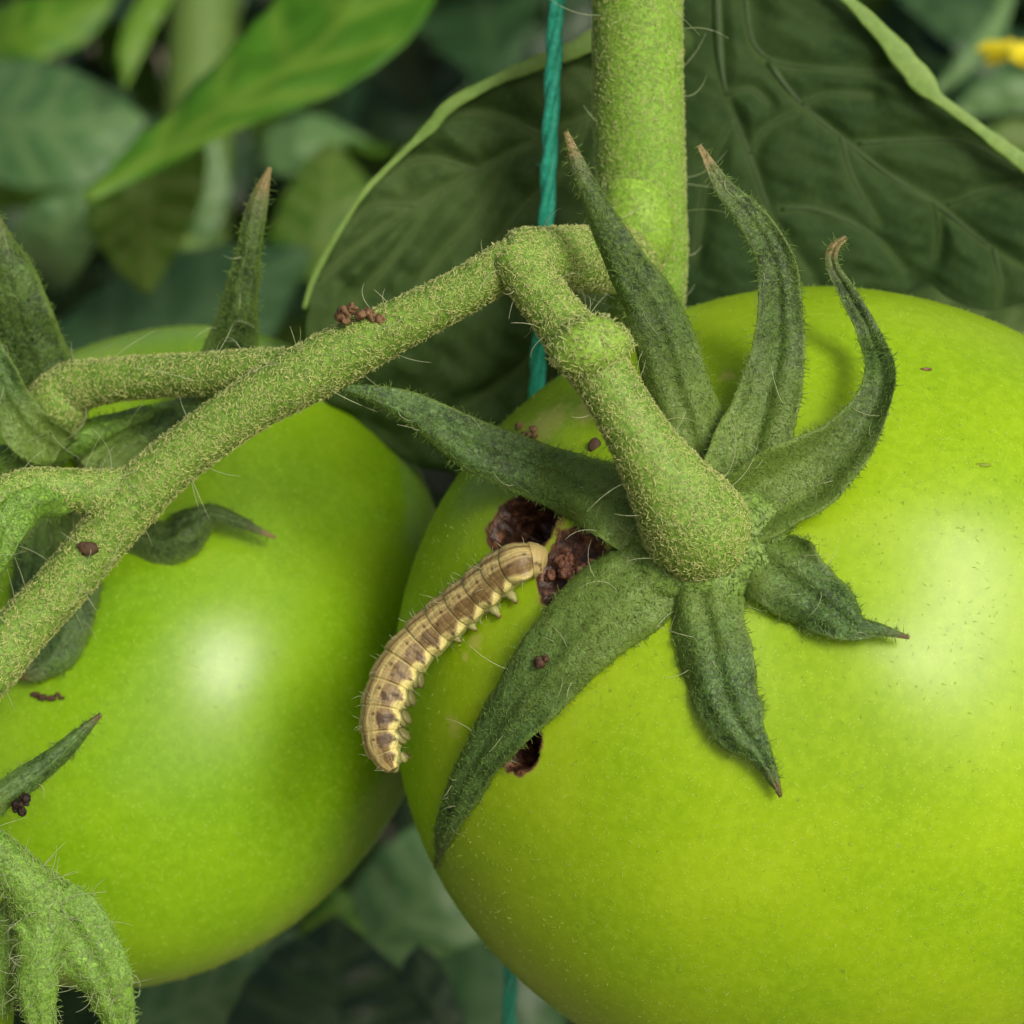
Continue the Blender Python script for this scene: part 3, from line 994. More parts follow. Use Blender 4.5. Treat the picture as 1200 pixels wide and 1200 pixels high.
# leaf behind the twine and the main stem, left of it
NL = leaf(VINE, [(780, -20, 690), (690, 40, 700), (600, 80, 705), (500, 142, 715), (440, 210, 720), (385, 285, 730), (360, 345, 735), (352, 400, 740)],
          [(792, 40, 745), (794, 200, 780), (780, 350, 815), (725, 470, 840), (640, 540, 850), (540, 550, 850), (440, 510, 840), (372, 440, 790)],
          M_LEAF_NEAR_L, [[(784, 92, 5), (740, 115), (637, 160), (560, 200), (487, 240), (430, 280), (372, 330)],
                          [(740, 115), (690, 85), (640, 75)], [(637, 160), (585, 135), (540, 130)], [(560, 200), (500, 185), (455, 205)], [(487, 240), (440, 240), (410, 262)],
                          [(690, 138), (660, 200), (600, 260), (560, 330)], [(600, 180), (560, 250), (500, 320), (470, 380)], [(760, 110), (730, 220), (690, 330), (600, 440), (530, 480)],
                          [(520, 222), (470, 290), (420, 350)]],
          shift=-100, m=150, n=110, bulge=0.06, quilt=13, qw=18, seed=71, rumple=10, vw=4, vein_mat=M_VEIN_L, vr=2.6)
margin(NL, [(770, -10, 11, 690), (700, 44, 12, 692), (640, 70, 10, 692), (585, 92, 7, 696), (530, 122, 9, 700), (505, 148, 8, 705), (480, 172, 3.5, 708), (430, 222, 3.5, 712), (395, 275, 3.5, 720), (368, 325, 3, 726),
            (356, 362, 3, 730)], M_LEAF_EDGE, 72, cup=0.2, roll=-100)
# broad dark leaf on the right
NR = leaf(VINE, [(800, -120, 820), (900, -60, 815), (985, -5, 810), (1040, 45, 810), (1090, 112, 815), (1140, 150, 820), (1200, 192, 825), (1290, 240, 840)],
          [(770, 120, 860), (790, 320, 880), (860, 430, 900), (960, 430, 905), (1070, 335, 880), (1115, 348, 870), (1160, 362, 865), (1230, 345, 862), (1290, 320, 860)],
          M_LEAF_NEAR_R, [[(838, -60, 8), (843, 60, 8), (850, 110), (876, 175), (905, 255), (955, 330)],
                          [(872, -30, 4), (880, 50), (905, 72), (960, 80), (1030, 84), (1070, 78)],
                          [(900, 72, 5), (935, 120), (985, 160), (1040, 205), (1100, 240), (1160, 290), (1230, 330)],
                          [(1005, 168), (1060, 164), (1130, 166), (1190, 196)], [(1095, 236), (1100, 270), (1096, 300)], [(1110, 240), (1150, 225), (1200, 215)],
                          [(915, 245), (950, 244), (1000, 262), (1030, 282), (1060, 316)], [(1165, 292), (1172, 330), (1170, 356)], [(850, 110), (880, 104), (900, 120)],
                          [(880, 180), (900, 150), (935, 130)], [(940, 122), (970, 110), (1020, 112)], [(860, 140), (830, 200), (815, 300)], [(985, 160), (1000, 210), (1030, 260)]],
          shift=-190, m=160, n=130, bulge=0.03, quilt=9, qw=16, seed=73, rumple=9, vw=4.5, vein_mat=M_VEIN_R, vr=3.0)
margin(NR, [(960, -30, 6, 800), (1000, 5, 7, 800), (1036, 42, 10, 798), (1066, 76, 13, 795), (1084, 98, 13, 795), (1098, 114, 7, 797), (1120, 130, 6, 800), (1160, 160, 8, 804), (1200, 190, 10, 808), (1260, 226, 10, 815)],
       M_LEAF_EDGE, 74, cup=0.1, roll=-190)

# ------------------------------------------------------------------ plants behind, out of focus
BG1 = thing('tomato_plant', 'blurred bright and bluish tomato foliage behind the upper left', 'plant', at(200, 2600, 3200), 'blurred tomato plants behind the fruit')
BG2 = thing('tomato_plant', 'blurred dark tomato foliage behind the upper right, near the yellow flower', 'plant', at(1250, 2600, 4200), 'blurred tomato plants behind the fruit')
BG3 = thing('tomato_plant', 'blurred dark green tomato leaves in the gap below the two fruits', 'plant', at(460, 2600, 2600), 'blurred tomato plants behind the fruit')


def bleaf(parent, eA, eB, mat, seed, bulge=0.12, mid=True, rumple=14):
    sc_ = 1.3 if parent is not BG3 else 1.12
    eA = [(p[0], p[1], p[2] * sc_) for p in eA]
    eB = [(p[0], p[1], p[2] * sc_) for p in eB]
    a, b = np.array(eA, float), np.array(eB, float)
    n = 7
    sa, sb = spline(a, n), spline(b, n)
    mids = (sa + sb) / 2
    veins = [[(p[0], p[1]) for p in mids]] if mid else []
    for q in range(1, n - 1):
        if mid:
            for sd_ in (sa, sb):
                e = 0.15 * mids[q] + 0.85 * sd_[min(q + 1, n - 1)]
                veins.append([(mids[q][0], mids[q][1]), ((mids[q][0] + e[0]) / 2, (mids[q][1] + e[1]) / 2), (e[0], e[1])])
    return leaf(parent, eA, eB, mat, veins, 0.0, 40, 26, bulge, 14, 34, seed, rumple, 4, 7)


# upper left
bleaf(BG1, [(95, 232, 1750), (160, 168, 1800), (235, 95, 1850), (300, 30, 1900), (345, -40, 1950), (420, -120, 2000)],
      [(105, 238, 1750), (180, 200, 1760), (270, 155, 1760), (370, 118, 1770), (450, 75, 1800), (500, 20, 1850), (540, -110, 1950)], M_LEAF_BRIGHT, 101, 0.05)
bleaf(BG1, [(120, 215, 2300), (100, 260, 2300), (130, 310, 2320), (170, 345, 2350)], [(235, 150, 2250), (240, 210, 2280), (215, 280, 2320), (175, 345, 2350)], M_LEAF_OLIVE, 102)
bleaf(BG1, [(-60, 70, 3300), (20, 66, 3200), (100, 90, 3100), (170, 140, 3050)], [(-60, 190, 3100), (20, 220, 3000), (110, 215, 2980), (172, 142, 3050)], M_LEAF_BLUE, 103)
bleaf(BG1, [(60, 330, 2700), (20, 290, 2650), (40, 240, 2600), (110, 215, 2600)], [(70, 340, 2700), (100, 310, 2650), (118, 260, 2600), (112, 216, 2600)], M_LEAF_BLUE, 104)
bleaf(BG1, [(210, -60, 3000), (160, 0, 2950), (138, 60, 2900), (146, 105, 2900)], [(225, -40, 3000), (190, 20, 2950), (165, 70, 2900), (147, 106, 2900)], M_LEAF_BRIGHT, 105)
bleaf(BG1, [(-40, 20, 4000), (30, 0, 3900), (90, -10, 3900), (150, -40, 3900)], [(-40, 110, 3900), (40, 75, 3800), (110, 40, 3850), (152, -38, 3900)], M_LEAF_BRIGHT, 106)
bleaf(BG1, [(-30, 215, 3500), (20, 180, 3450), (90, 190, 3400), (140, 220, 3400)], [(-30, 250, 3500), (20, 245, 3450), (90, 240, 3400), (141, 222, 3400)], M_LEAF_BRIGHT, 107)
bleaf(BG1, [(60, 400, 2500), (130, 330, 2600), (240, 290, 2700), (360, 290, 2800)], [(60, 480, 2400), (160, 470, 2450), (290, 440, 2550), (362, 300, 2800)], M_LEAF_TEAL, 108)
bleaf(BG1, [(310, 330, 3000), (320, 260, 3000), (350, 200, 3050), (385, 165, 3100)], [(420, 330, 2950), (440, 280, 2980), (430, 210, 3020), (387, 167, 3100)], M_LEAF_OLIVE, 109)
bleaf(BG1, [(300, 190, 3700), (320, 150, 3700), (370, 135, 3700), (440, 165, 3750)], [(300, 195, 3700), (330, 205, 3650), (380, 200, 3650), (440, 168, 3750)], M_LEAF_BLUE, 110)
bleaf(BG1, [(415, 190, 4200), (430, 100, 4200), (470, 40, 4300), (560, -30, 4400)], [(420, 195, 4200), (480, 160, 4100), (560, 80, 4200), (562, -28, 4400)], M_LEAF_TEAL, 111)
bleaf(BG1, [(225, 280, 3300), (225, 220, 3300), (235, 170, 3300), (250, 140, 3300)], [(250, 285, 3300), (268, 230, 3300), (262, 180, 3300), (251, 141, 3300)], M_LEAF_BLUE, 112)
bleaf(BG1, [(205, 60, 4600), (215, 20, 4600), (250, -10, 4600), (290, -20, 4600)], [(206, 62, 4600), (240, 60, 4600), (275, 30, 4600), (291, -19, 4600)], M_LEAF_BLUE, 113)
bleaf(BG1, [(10, 300, 4300), (-20, 250, 4300), (0, 210, 4300), (60, 200, 4300)], [(20, 310, 4300), (60, 290, 4300), (80, 240, 4300), (61, 201, 4300)], M_LEAF_DEEP, 114)
bleaf(BG1, [(470, 100, 5600), (520, 30, 5600), (600, -10, 5600), (700, -60, 5600)], [(480, 200, 5500), (600, 120, 5500), (690, 40, 5500), (701, -58, 5600)], M_LEAF_DEEP, 115)
# upper right
bleaf(BG2, [(1010, -60, 3400), (1050, 0, 3300), (1120, 60, 3200), (1190, 130, 3200)], [(1060, -90, 3500), (1130, -40, 3400), (1180, 30, 3300), (1192, 128, 3200)], M_LEAF_TEAL, 121)
bleaf(BG2, [(1090, 110, 2600), (1130, 60, 2600), (1160, 20, 2650), (1190, -40, 2700)], [(1093, 114, 2600), (1142, 80, 2600), (1176, 35, 2650), (1196, -36, 2700)], M_LEAF_BLUE, 122)
bleaf(BG2, [(1110, 140, 3000), (1150, 95, 3000), (1200, 85, 3000), (1260, 100, 3000)], [(1112, 145, 3000), (1160, 135, 3000), (1210, 130, 3000), (1261, 104, 3000)], M_LEAF_BLUE, 123)
bleaf(BG2, [(1120, 190, 2700), (1160, 150, 2700), (1210, 140, 2700), (1280, 160, 2700)], [(1124, 194, 2700), (1170, 185, 2700), (1220, 190, 2700), (1281, 166, 2700)], M_LEAF_OLIVE, 124)
bleaf(BG2, [(1040, 360, 1500), (1100, 340, 1480), (1180, 360, 1450), (1280, 330, 1450)], [(1060, 420, 1450), (1120, 440, 1430), (1200, 440, 1420), (1281, 340, 1450)], M_LEAF_NEAR_L, 125)
# gap at the bottom
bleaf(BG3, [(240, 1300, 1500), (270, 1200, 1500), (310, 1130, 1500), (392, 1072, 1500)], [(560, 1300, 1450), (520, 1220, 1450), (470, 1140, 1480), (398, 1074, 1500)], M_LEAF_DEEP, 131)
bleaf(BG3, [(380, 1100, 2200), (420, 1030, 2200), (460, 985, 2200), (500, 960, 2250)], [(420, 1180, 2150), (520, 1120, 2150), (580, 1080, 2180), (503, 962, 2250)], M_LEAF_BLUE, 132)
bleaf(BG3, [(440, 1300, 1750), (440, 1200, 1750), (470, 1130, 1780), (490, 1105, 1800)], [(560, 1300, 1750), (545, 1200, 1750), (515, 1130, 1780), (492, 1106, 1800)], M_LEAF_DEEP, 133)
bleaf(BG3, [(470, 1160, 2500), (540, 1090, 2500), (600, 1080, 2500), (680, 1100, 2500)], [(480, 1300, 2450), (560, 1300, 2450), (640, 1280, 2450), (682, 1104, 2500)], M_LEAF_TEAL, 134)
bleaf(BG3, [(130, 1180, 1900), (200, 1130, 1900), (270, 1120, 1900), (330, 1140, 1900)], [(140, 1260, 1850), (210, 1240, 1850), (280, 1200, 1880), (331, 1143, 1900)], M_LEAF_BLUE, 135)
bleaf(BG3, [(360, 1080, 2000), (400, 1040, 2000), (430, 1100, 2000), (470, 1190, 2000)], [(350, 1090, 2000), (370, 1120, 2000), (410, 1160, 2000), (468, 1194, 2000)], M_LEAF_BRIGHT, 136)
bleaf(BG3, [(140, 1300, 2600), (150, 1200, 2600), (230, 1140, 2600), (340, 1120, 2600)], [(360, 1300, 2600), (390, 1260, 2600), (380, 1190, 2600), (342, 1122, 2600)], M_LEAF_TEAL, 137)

# stems of the plants behind
for prn, rows in ((BG1, [(260, -300, 5200, 40), (230, 200, 5200, 42), (220, 900, 5200, 44), (200, 2300, 5000, 46)]),
                  (BG2, [(1120, -300, 5600, 42), (1150, 300, 5600, 44), (1180, 900, 5600, 44), (1240, 2300, 5500, 46)]),
                  (BG3, [(560, 700, 4600, 40), (520, 1100, 4600, 42), (480, 1600, 4500, 44), (460, 2300, 4400, 44)])):
    V, F, tuv = tube(rows, 40, 14, 0.03, 4)
    part('stem', V, F, M_BSTEM, prn, {'tuv': tuv})


# leaflets further back: a few shared shapes, each leaf an object of its own
def leaflet_mesh(seed, m=26, n=13):
    r = np.random.RandomState(seed)
    t = np.linspace(0, 1, m)[:, None]
    u = np.linspace(-1, 1, n)[None]
    w = 0.30 * np.sin(math.pi * t ** 0.72) ** 0.9 * (1 + 0.14 * np.sin(t * 30 + r.rand() * 6)) + 0.004
    x = u * w
    y = t + 0 * u
    z = -0.5 * np.abs(u) * w * r.uniform(-0.3, 0.6) - r.uniform(0.1, 0.5) * t ** 2 + 0.03 * np.sin(t * 24 + 3 * np.abs(u)) * np.abs(u)
    G = np.stack([x, y, z], -1)
    V = np.vstack([G.reshape(-1, 3), G.reshape(-1, 3) - [0, 0, 0.006]])
    i = np.arange(m - 1)[:, None] * n
    j = np.arange(n - 1)[None]
    a = i + j
    Q = np.stack([a, a + 1, a + 1 + n, a + n], -1).reshape(-1, 4)
    vein = np.tile(np.exp(-(u / 0.10) ** 2) + 0 * t, 1).ravel()
    return V, np.vstack([Q, Q[:, ::-1] + m * n]), np.tile(vein, 2)


LEAFLETS = []
for s_ in range(5):
    V, Q, vn = leaflet_mesh(200 + s_)
    for mt in (M_LEAF_DEEP, M_LEAF_TEAL, M_LEAF_OLIVE, M_LEAF_BLUE):
        me = raw_mesh('leaf', V, [Q], {'vein': vn})
        me.materials.append(mt)
        LEAFLETS.append(me)


def far_leaf(parent, me, pos, heading, tilt, roll, size):
    o = bpy.data.objects.new('leaf', me)
    COL.objects.link(o)
    o.parent = parent
    rot = Matrix.Rotation(heading, 4, 'Z') @ Matrix.Rotation(tilt, 4, 'X') @ Matrix.Rotation(roll, 4, 'Y')
    o.matrix_local = Matrix.Translation(Vector(to_world(pos) - ORIGIN[parent])) @ rot @ Matrix.Scale(size * S, 4)
    return o


rng = np.random.RandomState(5)
for prn, x0, x1, y0, y1, cnt in ((BG1, -450, 720, -200, 480, 62), (BG2, 980, 1320, -150, 430, 22), (BG3, 120, 720, 960, 1320, 26)):
    for q in range(cnt):
        d = rng.uniform(4300, 7800)
        pos = at(rng.uniform(x0, x1), rng.uniform(y0, y1), d)
        far_leaf(prn, LEAFLETS[rng.choice(len(LEAFLETS), p=np.tile([0.09, 0.06, 0.03, 0.02], 5))], pos, rng.uniform(0, 6.28), rng.uniform(-1.0, 0.5), rng.uniform(-0.7, 0.7),
                 rng.uniform(500, 900))

# dense foliage further away that reads as one mass
rng = np.random.RandomState(9)
Vs, Qs, vs, off = [], [], [], 0
for q in range(900):
    V, Q, vn = leaflet_mesh(200 + q % 5, 12, 7)
    d = rng.uniform(9000, 13000)
    pos = at(rng.uniform(-1500, 2500), rng.uniform(-700, 1900), d)
    a, b, c = rng.uniform(0, 6.28), rng.uniform(-1.2, 0.6), rng.uniform(-0.7, 0.7)
    rot = np.array(Matrix.Rotation(a, 3, 'Z') @ Matrix.Rotation(b, 3, 'X') @ Matrix.Rotation(c, 3, 'Y'))
    Vs.append(pos + (V * rng.uniform(900, 1500)) @ rot.T)
    Qs.append(Q + off)
    vs.append(vn)
    off += len(V)
V = np.vstack(Vs)
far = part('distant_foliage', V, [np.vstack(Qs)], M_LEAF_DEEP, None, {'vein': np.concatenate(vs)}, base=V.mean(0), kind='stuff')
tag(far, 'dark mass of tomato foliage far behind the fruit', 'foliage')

# yellow flower far right
FL = thing('tomato_flower', 'blurred yellow tomato flower near the upper right corner', 'flower', at(1180, 60, 2500))
for q in range(5):
    a = q * 2 * math.pi / 5 + 0.2
    c0 = np.array([1184.0, 58.0])
    dirv = np.array([math.cos(a), -math.sin(a) * 0.35])
    prp = np.array([-dirv[1], dirv[0] + 0.25])
    rows = []
    for t, hw in ((0.05, 3), (0.35, 9), (0.7, 8), (1.0, 1)):
        rows.append((c0[0] + dirv[0] * 44 * t, c0[1] + dirv[1] * 44 * t + 6 * t * t, hw, None, 2500 + 40 * t))
    o = sepal_strip(FL, rows, M_PETAL, 300 + q, 0.3, 0, 3)
    o.name = 'petal'
V, F, tuv = tube([(1184, 56, 2480, 4), (1186, 62, 2440, 7), (1188, 72, 2410, 3)], 14, 12, 0.05, 3, round_end=True)
part('stamen_cone', V, F, M_PETAL, FL, {'tuv': tuv})

# ------------------------------------------------------------------ twine: two twisted strands hanging beside the main stem
def twine():
    T0 = thing('twine', 'teal green plastic twine hanging beside the main stem', 'twine', at(597, 1300, 900))
    c = np.array([at(*p) for p in [(655, -60, 385), (652, 0, 405), (646, 130, 450), (640, 270, 500), (634, 380, 550), (629, 450, 590), (618, 700, 720), (604, 1000, 840), (597, 1180, 900), (594, 1300, 950)]])
    C = spline(c, 420)
    Tn, N, B = frames(C)
    s = np.concatenate([[0], np.cumsum(np.linalg.norm(np.diff(C, axis=0), axis=1))])
    for q in range(3):
        ph = s * 2 * math.pi / 190.0 + q * 2 * math.pi / 3
        cc = C + 5.5 * (np.cos(ph)[:, None] * N + 0.9 * np.sin(ph)[:, None] * B)
        a = np.linspace(0, 2 * math.pi, 14, endpoint=False)
        rr = 6.0 * (1 + 0.16 * np.cos(5 * a)[None] * np.ones((len(s), 1)) + 0.05 * np.sin(s / 9.0)[:, None])
        R = cc[:, None] + rr[..., None] * (np.cos(a)[None, :, None] * N[:, None] + np.sin(a)[None, :, None] * B[:, None])
        V, F, tuv = loft(R)
        part('strand', V, F, M_TWINE, T0, {'tuv': tuv})
    rg = np.random.RandomState(3)
    idx = rg.choice(len(C), 120)
    P = C[idx] + nrm(rg.normal(size=(120, 3))) * 11
    h = hairs(P, nrm(P - C[idx]), 16, 0.5, rg, 4, 0.6, 0.5)
    part('loose_fibres', *h[:2], M_TWINE, T0, {'tuv': h[2]}, kind='stuff')


twine()

# ------------------------------------------------------------------ caterpillar
def caterpillar():
    rows = [(640, 657, 10), (634, 656, 17), (622, 657, 21.5), (605, 661, 24.5), (586, 672, 26), (562, 692, 26.5), (536, 714, 27), (511, 735, 27.5), (486, 759, 27.5), (465, 787, 27.5), (452, 818, 27),
            (447, 848, 26), (449, 872, 23), (455, 890, 17), (461, 902, 8)]
    pts = []
    for px, py, r in rows:
        loc, n = hit(BVH_R, max(px, 466), py)
        d = loc[1] - 27 if loc is not None else 250
        pts.append([px, py, d, r])
    pts = np.array(pts)
    # it clings to the fruit and bridges to the left tomato at the tail: keep the path smooth
    for i in range(len(pts)):
        if pts[i, 0] < 480:
            pts[i, 2] = min(pts[i, 2], 150 + (480 - pts[i, 0]) * 0.9)
    for _ in range(6):
        pts[1:-1, 2] = 0.25 * pts[:-2, 2] + 0.5 * pts[1:-1, 2] + 0.25 * pts[2:, 2]
    pts[:3, 2] = pts[3, 2] + np.array([4, 3, 1])
    c = np.array([[*at(p[0], p[1], p[2]), p[3] * (D + p[2]) / D] for p in pts])
    m, n = 560, 112
    s = spline(c, m)
    C, rad = s[:, :3], s[:, 3]
    T = nrm(np.gradient(C, axis=0))
    L = np.concatenate([[0], np.cumsum(np.linalg.norm(np.diff(C, axis=0), axis=1))])
    tot = L[-1]
    # segment borders along the body
    br = np.array([0, 0.055, 0.115, 0.19, 0.275, 0.365, 0.455, 0.545, 0.635, 0.72, 0.80, 0.875, 0.945, 1.0]) * tot
    seg = np.interp(L, br, np.arange(len(br)))
    fr = seg - np.floor(seg)
    view = np.array([0, -1.0, 0.0])
    side = nrm(np.cross(T, view))                # points towards lower right / upper left
    if (side[m // 2] @ np.array([-1, 0, 1.0])) < 0:
        side = -side
    up = nrm(view - T * (T @ view)[:, None])
    dors = math.radians(52)                       # back of the animal turned towards the upper left
    dv = up * math.cos(dors) + side * math.sin(dors)
    lv = np.cross(T, dv)
    if (lv[m // 2] @ up[m // 2]) < 0:
        lv = -lv
    a = np.linspace(-math.pi, math.pi, n, endpoint=False)[None]          # 0 = back, positive = flank seen by the viewer
    crease = 0.97 + 0.07 * sstep(0.0, 0.75, fr) * sstep(1.0, 0.90, fr) - 0.035 * np.exp(-(np.minimum(fr, 1 - fr) / 0.06) ** 2)
    sub = 1 - 0.012 * np.exp(-(((fr * 4) % 1 - 0.5) / 0.18) ** 2)
    prof = (crease * sub)[:, None] * np.ones_like(a)
    flank = np.exp(-((np.abs(a) - math.radians(94)) / 0.22) ** 2)
    prof = prof + flank * (0.11 + 0.10 * np.sin(2 * math.pi * fr - 0.9))[:, None]
    belly = np.exp(-((np.abs(a) - math.pi) / 0.6) ** 2)
    prof = prof * (1 - 0.12 * belly)
    hd_ = np.clip(1 - seg / 1.0, 0, 1)[:, None]
    R0 = C[:, None] + (rad[:, None] * prof)[..., None] * (np.cos(a)[..., None] * dv[:, None] + np.sin(a)[..., None] * lv[:, None])
    R0 = R0 + (R0 - C[:, None]) * (0.026 * wob(R0, 5, 0.11) + 0.014 * wob(R0, 6, 0.35))[..., None]
    V, F, tuv = loft(R0)
    # colours of the markings, as the animal carries them
    aa = np.degrees(np.abs(a)) * np.ones((m, 1))
    sg = seg[:, None] * np.ones_like(a)
    f_ = fr[:, None] * np.ones_like(a)
    rings = wob(np.stack([sg * 5.5, aa * 0.012, sg * 0], -1), 8, 6.0)
    spots = wob(R0, 12, 0.20)
    wav = 7.0 * np.sin(2 * math.pi * f_ - 0.9)
    tan = np.array([0.36, 0.29, 0.115])
    brown = np.array([0.098, 0.055, 0.016])
    dark = np.array([0.042, 0.024, 0.008])
    pale = np.array([0.64, 0.59, 0.22])
    under = np.array([0.34, 0.36, 0.12])
    head = np.array([0.42, 0.345, 0.13])

    def mixc(col, w, c2):
        return col * (1 - w[..., None]) + c2 * w[..., None]
    col = np.ones((m, n, 1)) * tan
    lines = wob(np.stack([sg * 2.2 + 0.8 * wob(R0, 15, 0.12), aa * 0.5 + 1.5 * wob(R0, 16, 0.10), sg * 0], -1), 18, 1.0)
    col = mixc(col, 0.3 * sstep(0.0, 0.7, rings), brown * 1.5)
    col = mixc(col, 0.55 * sstep(0.05, 0.5, lines), brown * 1.3)
    col = mixc(col, 0.35 * sstep(0.05, 0.5, -lines), pale)
    col = mixc(col, 0.75 * np.exp(-(aa / 5.0) ** 2), brown)
    col = mixc(col, 0.6 * np.exp(-((aa - 17 + wav * 0.4) / 3.5) ** 2), pale)
    band = sstep(38, 46, aa + wav * 0.5) * sstep(80, 72, aa - wav)
    col = mixc(col, band * (0.76 + 0.24 * np.clip(spots + rings * 0.6, -1, 1)), brown)
    rear = sstep(5.0, 8.0, sg) * sstep(12.8, 11.0, sg)
    col = mixc(col, band * rear * sstep(0.0, 0.4, spots + 0.5 * np.cos(2 * math.pi * (f_ - 0.45))), dark)
    ln = sstep(80, 84, aa - wav) * sstep(106, 101, aa - wav * 0.7)
    col = mixc(col, ln * 0.95, pale)
    col = mixc(col, ln * 0.45 * sstep(0.1, 0.6, wob(R0, 14, 0.22)), under)
    col = mixc(col, sstep(101, 108, aa - wav * 0.7), under)
    cr_ = np.exp(-(np.minimum(f_, 1 - f_) / 0.035) ** 2) * sstep(1.6, 2.2, sg)
    col = mixc(col, cr_ * 0.5 * sstep(100, 80, aa), pale * 0.9)
    hw_ = sstep(1.05, 0.75, sg)
    col = mixc(col, hw_, head)
    for (sp, an, rr_, cc_) in [(0.55, 70, 5, dark), (0.75, 62, 4, dark), (0.5, 84, 4, dark)] + [(k_ + 0.5, 88, 3.2, dark) for k_ in range(2, 12)] + \
            [(k_ + 0.32, 30, 3.0, dark) for k_ in range(1, 12)] + [(k_ + 0.7, 48, 3.0, dark) for k_ in range(1, 12)]:
        dd = np.hypot((sg - sp) * 30, (aa - an) * 0.45)
        col = mixc(col, sstep(rr_, rr_ * 0.45, dd) * 0.8, cc_)
    colv = np.clip(np.concatenate([col.reshape(-1, 3), [head], [brown]]) * 1.04, 0, 1)
    rgba = np.hstack([colv, np.ones((len(colv), 1))])
    meshes = [(V, F, tuv)]
    cols = [rgba]

    # legs: three short pointed pairs behind the head, fleshy prolegs further back
    def leg(sv, ang, length, r, lean, colr, tipcol, fat=0.45):
        i = int(np.argmin(np.abs(seg - sv)))
        for sgn in (1, -1):
            an = math.radians(ang) * sgn
            d0 = dv[i] * math.cos(an) + lv[i] * math.sin(an)
            p0 = C[i] + d0 * rad[i] * 0.75
            d1 = nrm(d0 + T[i] * lean + view * 0.15)
            k_ = np.linspace(0, 1, 12)[:, None]
            path = p0 + d1 * k_ * length - T[i] * (k_ ** 2) * length * 0.35 * np.sign(lean + 1e-6)
            tt, n1, b1 = frames(path)
            rr_ = r * (1 - (1 - fat) * k_[:, 0]) * (1 + 0.12 * np.sin(k_[:, 0] * 15))
            rr_[-1] *= 0.5
            ag = np.linspace(0, 2 * math.pi, 12, endpoint=False)
            R = path[:, None] + rr_[:, None, None] * (np.cos(ag)[None, :, None] * n1[:, None] + np.sin(ag)[None, :, None] * b1[:, None])
            v_, f_2, t_ = loft(R)
            meshes.append((v_, f_2, t_))
            tcol = np.outer(1 - sstep(0.75, 1.0, t_[:, 0]), colr) + np.outer(sstep(0.75, 1.0, t_[:, 0]), tipcol)
            cols.append(np.hstack([tcol, np.ones((len(tcol), 1))]))
    pale_g = np.array([0.31, 0.33, 0.12])
    for sv, ln_, rl in ((3.0, 32, 9), (4.0, 32, 9), (5.1, 22, 7.5), (5.9, 20, 7)):
        leg(sv, 122, ln_, rl, -0.8, pale_g, brown, 0.25)
    for sv in (8.3, 9.3, 10.3, 11.3):
        leg(sv, 120, 15, 12, 0.1, under * 0.6, under * 0.4, 0.8)
    leg(12.5, 130, 18, 8, 0.6, under * 0.8, dark, 0.6)
    # mandible end
    MV, MF, MT = merge(*meshes)
    # merge keeps vertex order per mesh
    CAT = thing('caterpillar', 'brown and cream striped caterpillar feeding at the bore hole of the right tomato', 'caterpillar', C[m // 2] + np.array([0, 27, 0]))
    body = part('body', MV, MF, M_BODY, CAT, {'col': np.vstack(cols)})
    rg = np.random.RandomState(12)
    ii = rg.choice(np.arange(20, m - 2), 160)
    jj = rg.choice(n, 160)
    P = R0[ii, jj]
    N = nrm(P - C[ii])
    k_ = N @ view > -0.5
    h = hairs(P[k_], N[k_], 11, 0.4, rg, 4, 0.3, 0.2)
    part('bristles', *h[:2], M_HAIR_LONG, CAT, {'tuv': h[2]}, kind='stuff')


caterpillar()

# ------------------------------------------------------------------ crumbs of frass and small scabs
def lump(center, r, seed, squash=(1, 1, 1), n=20):
    th = np.linspace(0.02, math.pi - 0.02, n)[:, None]
    ph = np.linspace(0, 2 * math.pi, n * 2, endpoint=False)[None]
    d = np.stack([np.sin(th) * np.cos(ph), np.sin(th) * np.sin(ph), np.cos(th) + 0 * ph], -1)
    rr = r * (1 + 0.32 * wob(d, seed, 2.6) + 0.2 * wob(d, seed + 1, 7.0) + 0.1 * wob(d, seed + 2, 15.0))
    return loft(center + d * rr[..., None] * np.array(squash))


def crumbs(name, label, cat, blobs, mat, seed, group=None):
    """blobs: (px, py, depth, radius, squash)."""
    ms = []
    rg = np.random.RandomState(seed)
    for i, b in enumerate(blobs):
        sq = np.array(b[4] if len(b) > 4 else (1, 1, 1), float)
        ms.append(lump(at(b[0], b[1], b[2]), b[3] * 0.75, seed + i, sq, 11))
        for q in range(5):
            off = nrm(rg.normal(size=3)) * b[3] * rg.uniform(0.45, 0.8) * sq
            ms.append(lump(at(b[0], b[1], b[2]) + off, b[3] * rg.uniform(0.2, 0.5), seed + 50 * i + q, sq * rg.uniform(0.6, 1.4, 3), 9))
    V, F, tuv = merge(*ms)
    o = part(name, V, F, mat, None, None, base=V.mean(0))
    return tag(o, label, cat, group)


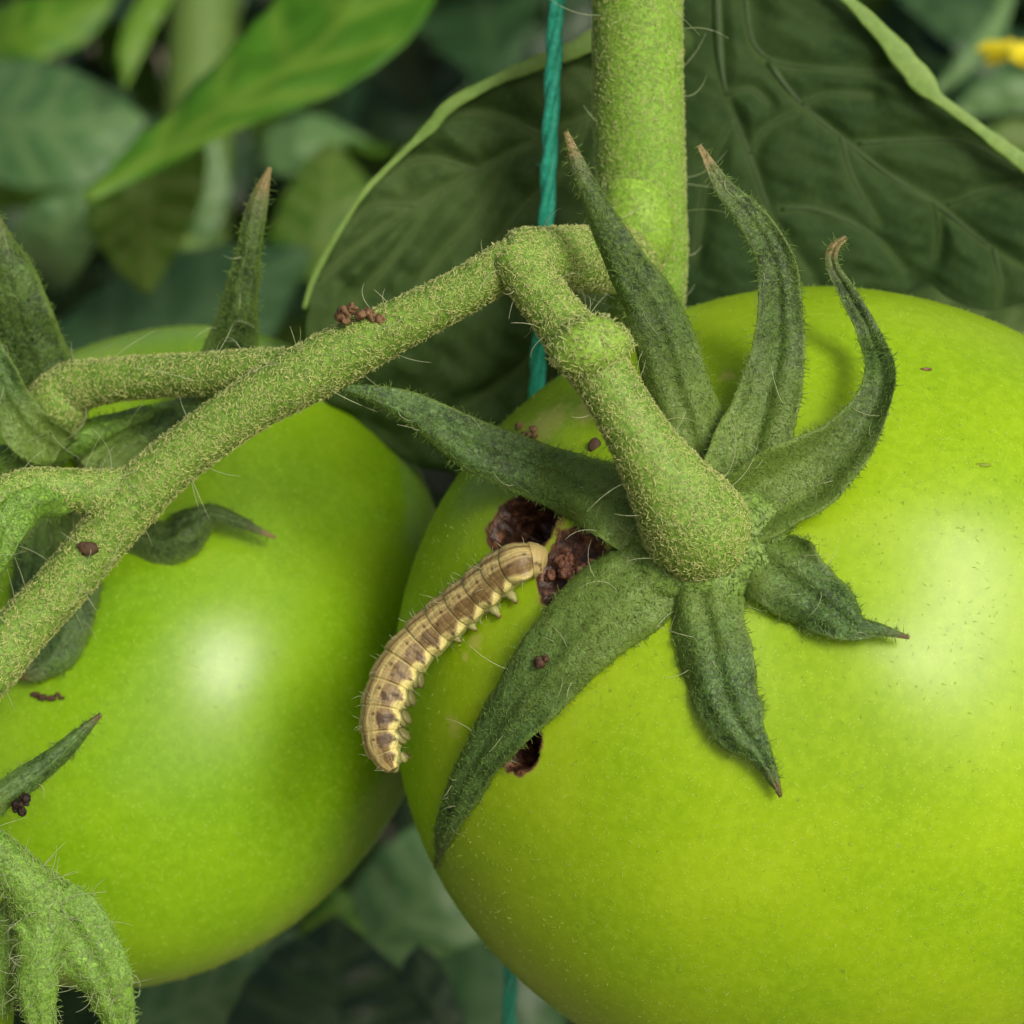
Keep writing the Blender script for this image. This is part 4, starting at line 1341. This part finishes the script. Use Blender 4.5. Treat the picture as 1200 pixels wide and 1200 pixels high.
crumbs('frass', 'crumbly reddish brown frass lying on top of the truss stem', 'frass',
       [(402, 368, 84, 13), (412, 362, 82, 9), (422, 369, 84, 9), (432, 366, 84, 8), (437, 371, 82, 8), (405, 376, 82, 7), (445, 374, 80, 8.5)], M_FRASS, 401, 'frass crumbs')
e = dR(617, 505, 5)
crumbs('frass', 'small brown frass crumbs between pedicel and left sepal of the right tomato', 'frass',
       [(608, 500, dR(608, 500, 7), 6.5), (614, 510, dR(614, 510, 7), 6), (625, 503, dR(625, 503, 7), 6.5), (620, 511, dR(620, 511, 7), 6.5), (626, 511, dR(626, 511, 7), 5)], M_FRASS, 421, 'frass crumbs')
crumbs('frass', 'single dark frass pellet on the longest sepal', 'frass', [(633, 777, dR(633, 777, 38), 9, (1.05, 1, 0.95)), (640, 772, dR(640, 772, 38), 5)], M_SCAB, 431, 'frass crumbs')
rg_ = np.random.RandomState(31)
crumbs('frass', 'reddish brown chewed frass packed in the wound at the caterpillar head', 'frass',
       [(x_, y_, dR(x_, y_, -9 + rg_.uniform(0, 5)), rg_.uniform(5, 10)) for x_, y_ in [(668 + rg_.normal() * 13, 674 + rg_.normal() * 17) for _ in range(34)]], M_FRASS_RED, 471, 'frass crumbs')
dlf = lambda px, py, lift: hit(BVH_L, px, py)[0][1] - lift
crumbs('frass', 'black frass pellets below the pointed sepal on the left tomato', 'frass',
       [(30, 936, 160, 8), (20, 943, 160, 8), (26, 951, 160, 8), (17, 948, 162, 5)], M_FRASS_DARK, 441, 'frass crumbs')
ms = [(42, 814), (50, 817), (60, 818), (68, 814), (72, 818)]
crumbs('dried_scrap', 'flat dark red scrap stuck on the left tomato below the truss stem', 'scrap',
       [(x, y, dlf(x, y, 3), 8 if i < 3 else 5, (1.1, 0.35, 0.6)) for i, (x, y) in enumerate(ms)], M_SCAB, 451)


def scar(parent, px, py, bvh, r, seed, sq, mat, name='scar', d=None):
    p = at(px, py, d) if d is not None else hit(bvh, px, py)[0] - np.array([0, 1.0, 0])
    V, F, t = lump(p, r, seed, sq, 10)
    part(name, V, F, mat, parent)


scar(RT, 1085, 433, BVH_R, 6, 461, (1.2, 0.3, 0.35), M_FRASS)
scar(RT, 1152, 545, BVH_R, 6, 462, (1.5, 0.2, 0.5), M_MARK)
scar(RT, 697, 524, BVH_R, 9, 465, (0.8, 0.25, 1.1), M_SCAB)
scar(RT, 690, 437, BVH_R, 5, 466, (1.0, 0.3, 0.8), M_FRASS) if hit(BVH_R, 690, 437)[0] is not None else None
scar(VINE, 105, 643, None, 10, 464, (1.2, 0.4, 0.8), M_SCAB, 'scab', 150)
scar(VINE, 97, 640, None, 6, 467, (1.2, 0.4, 0.8), M_SCAB, 'scab', 151)
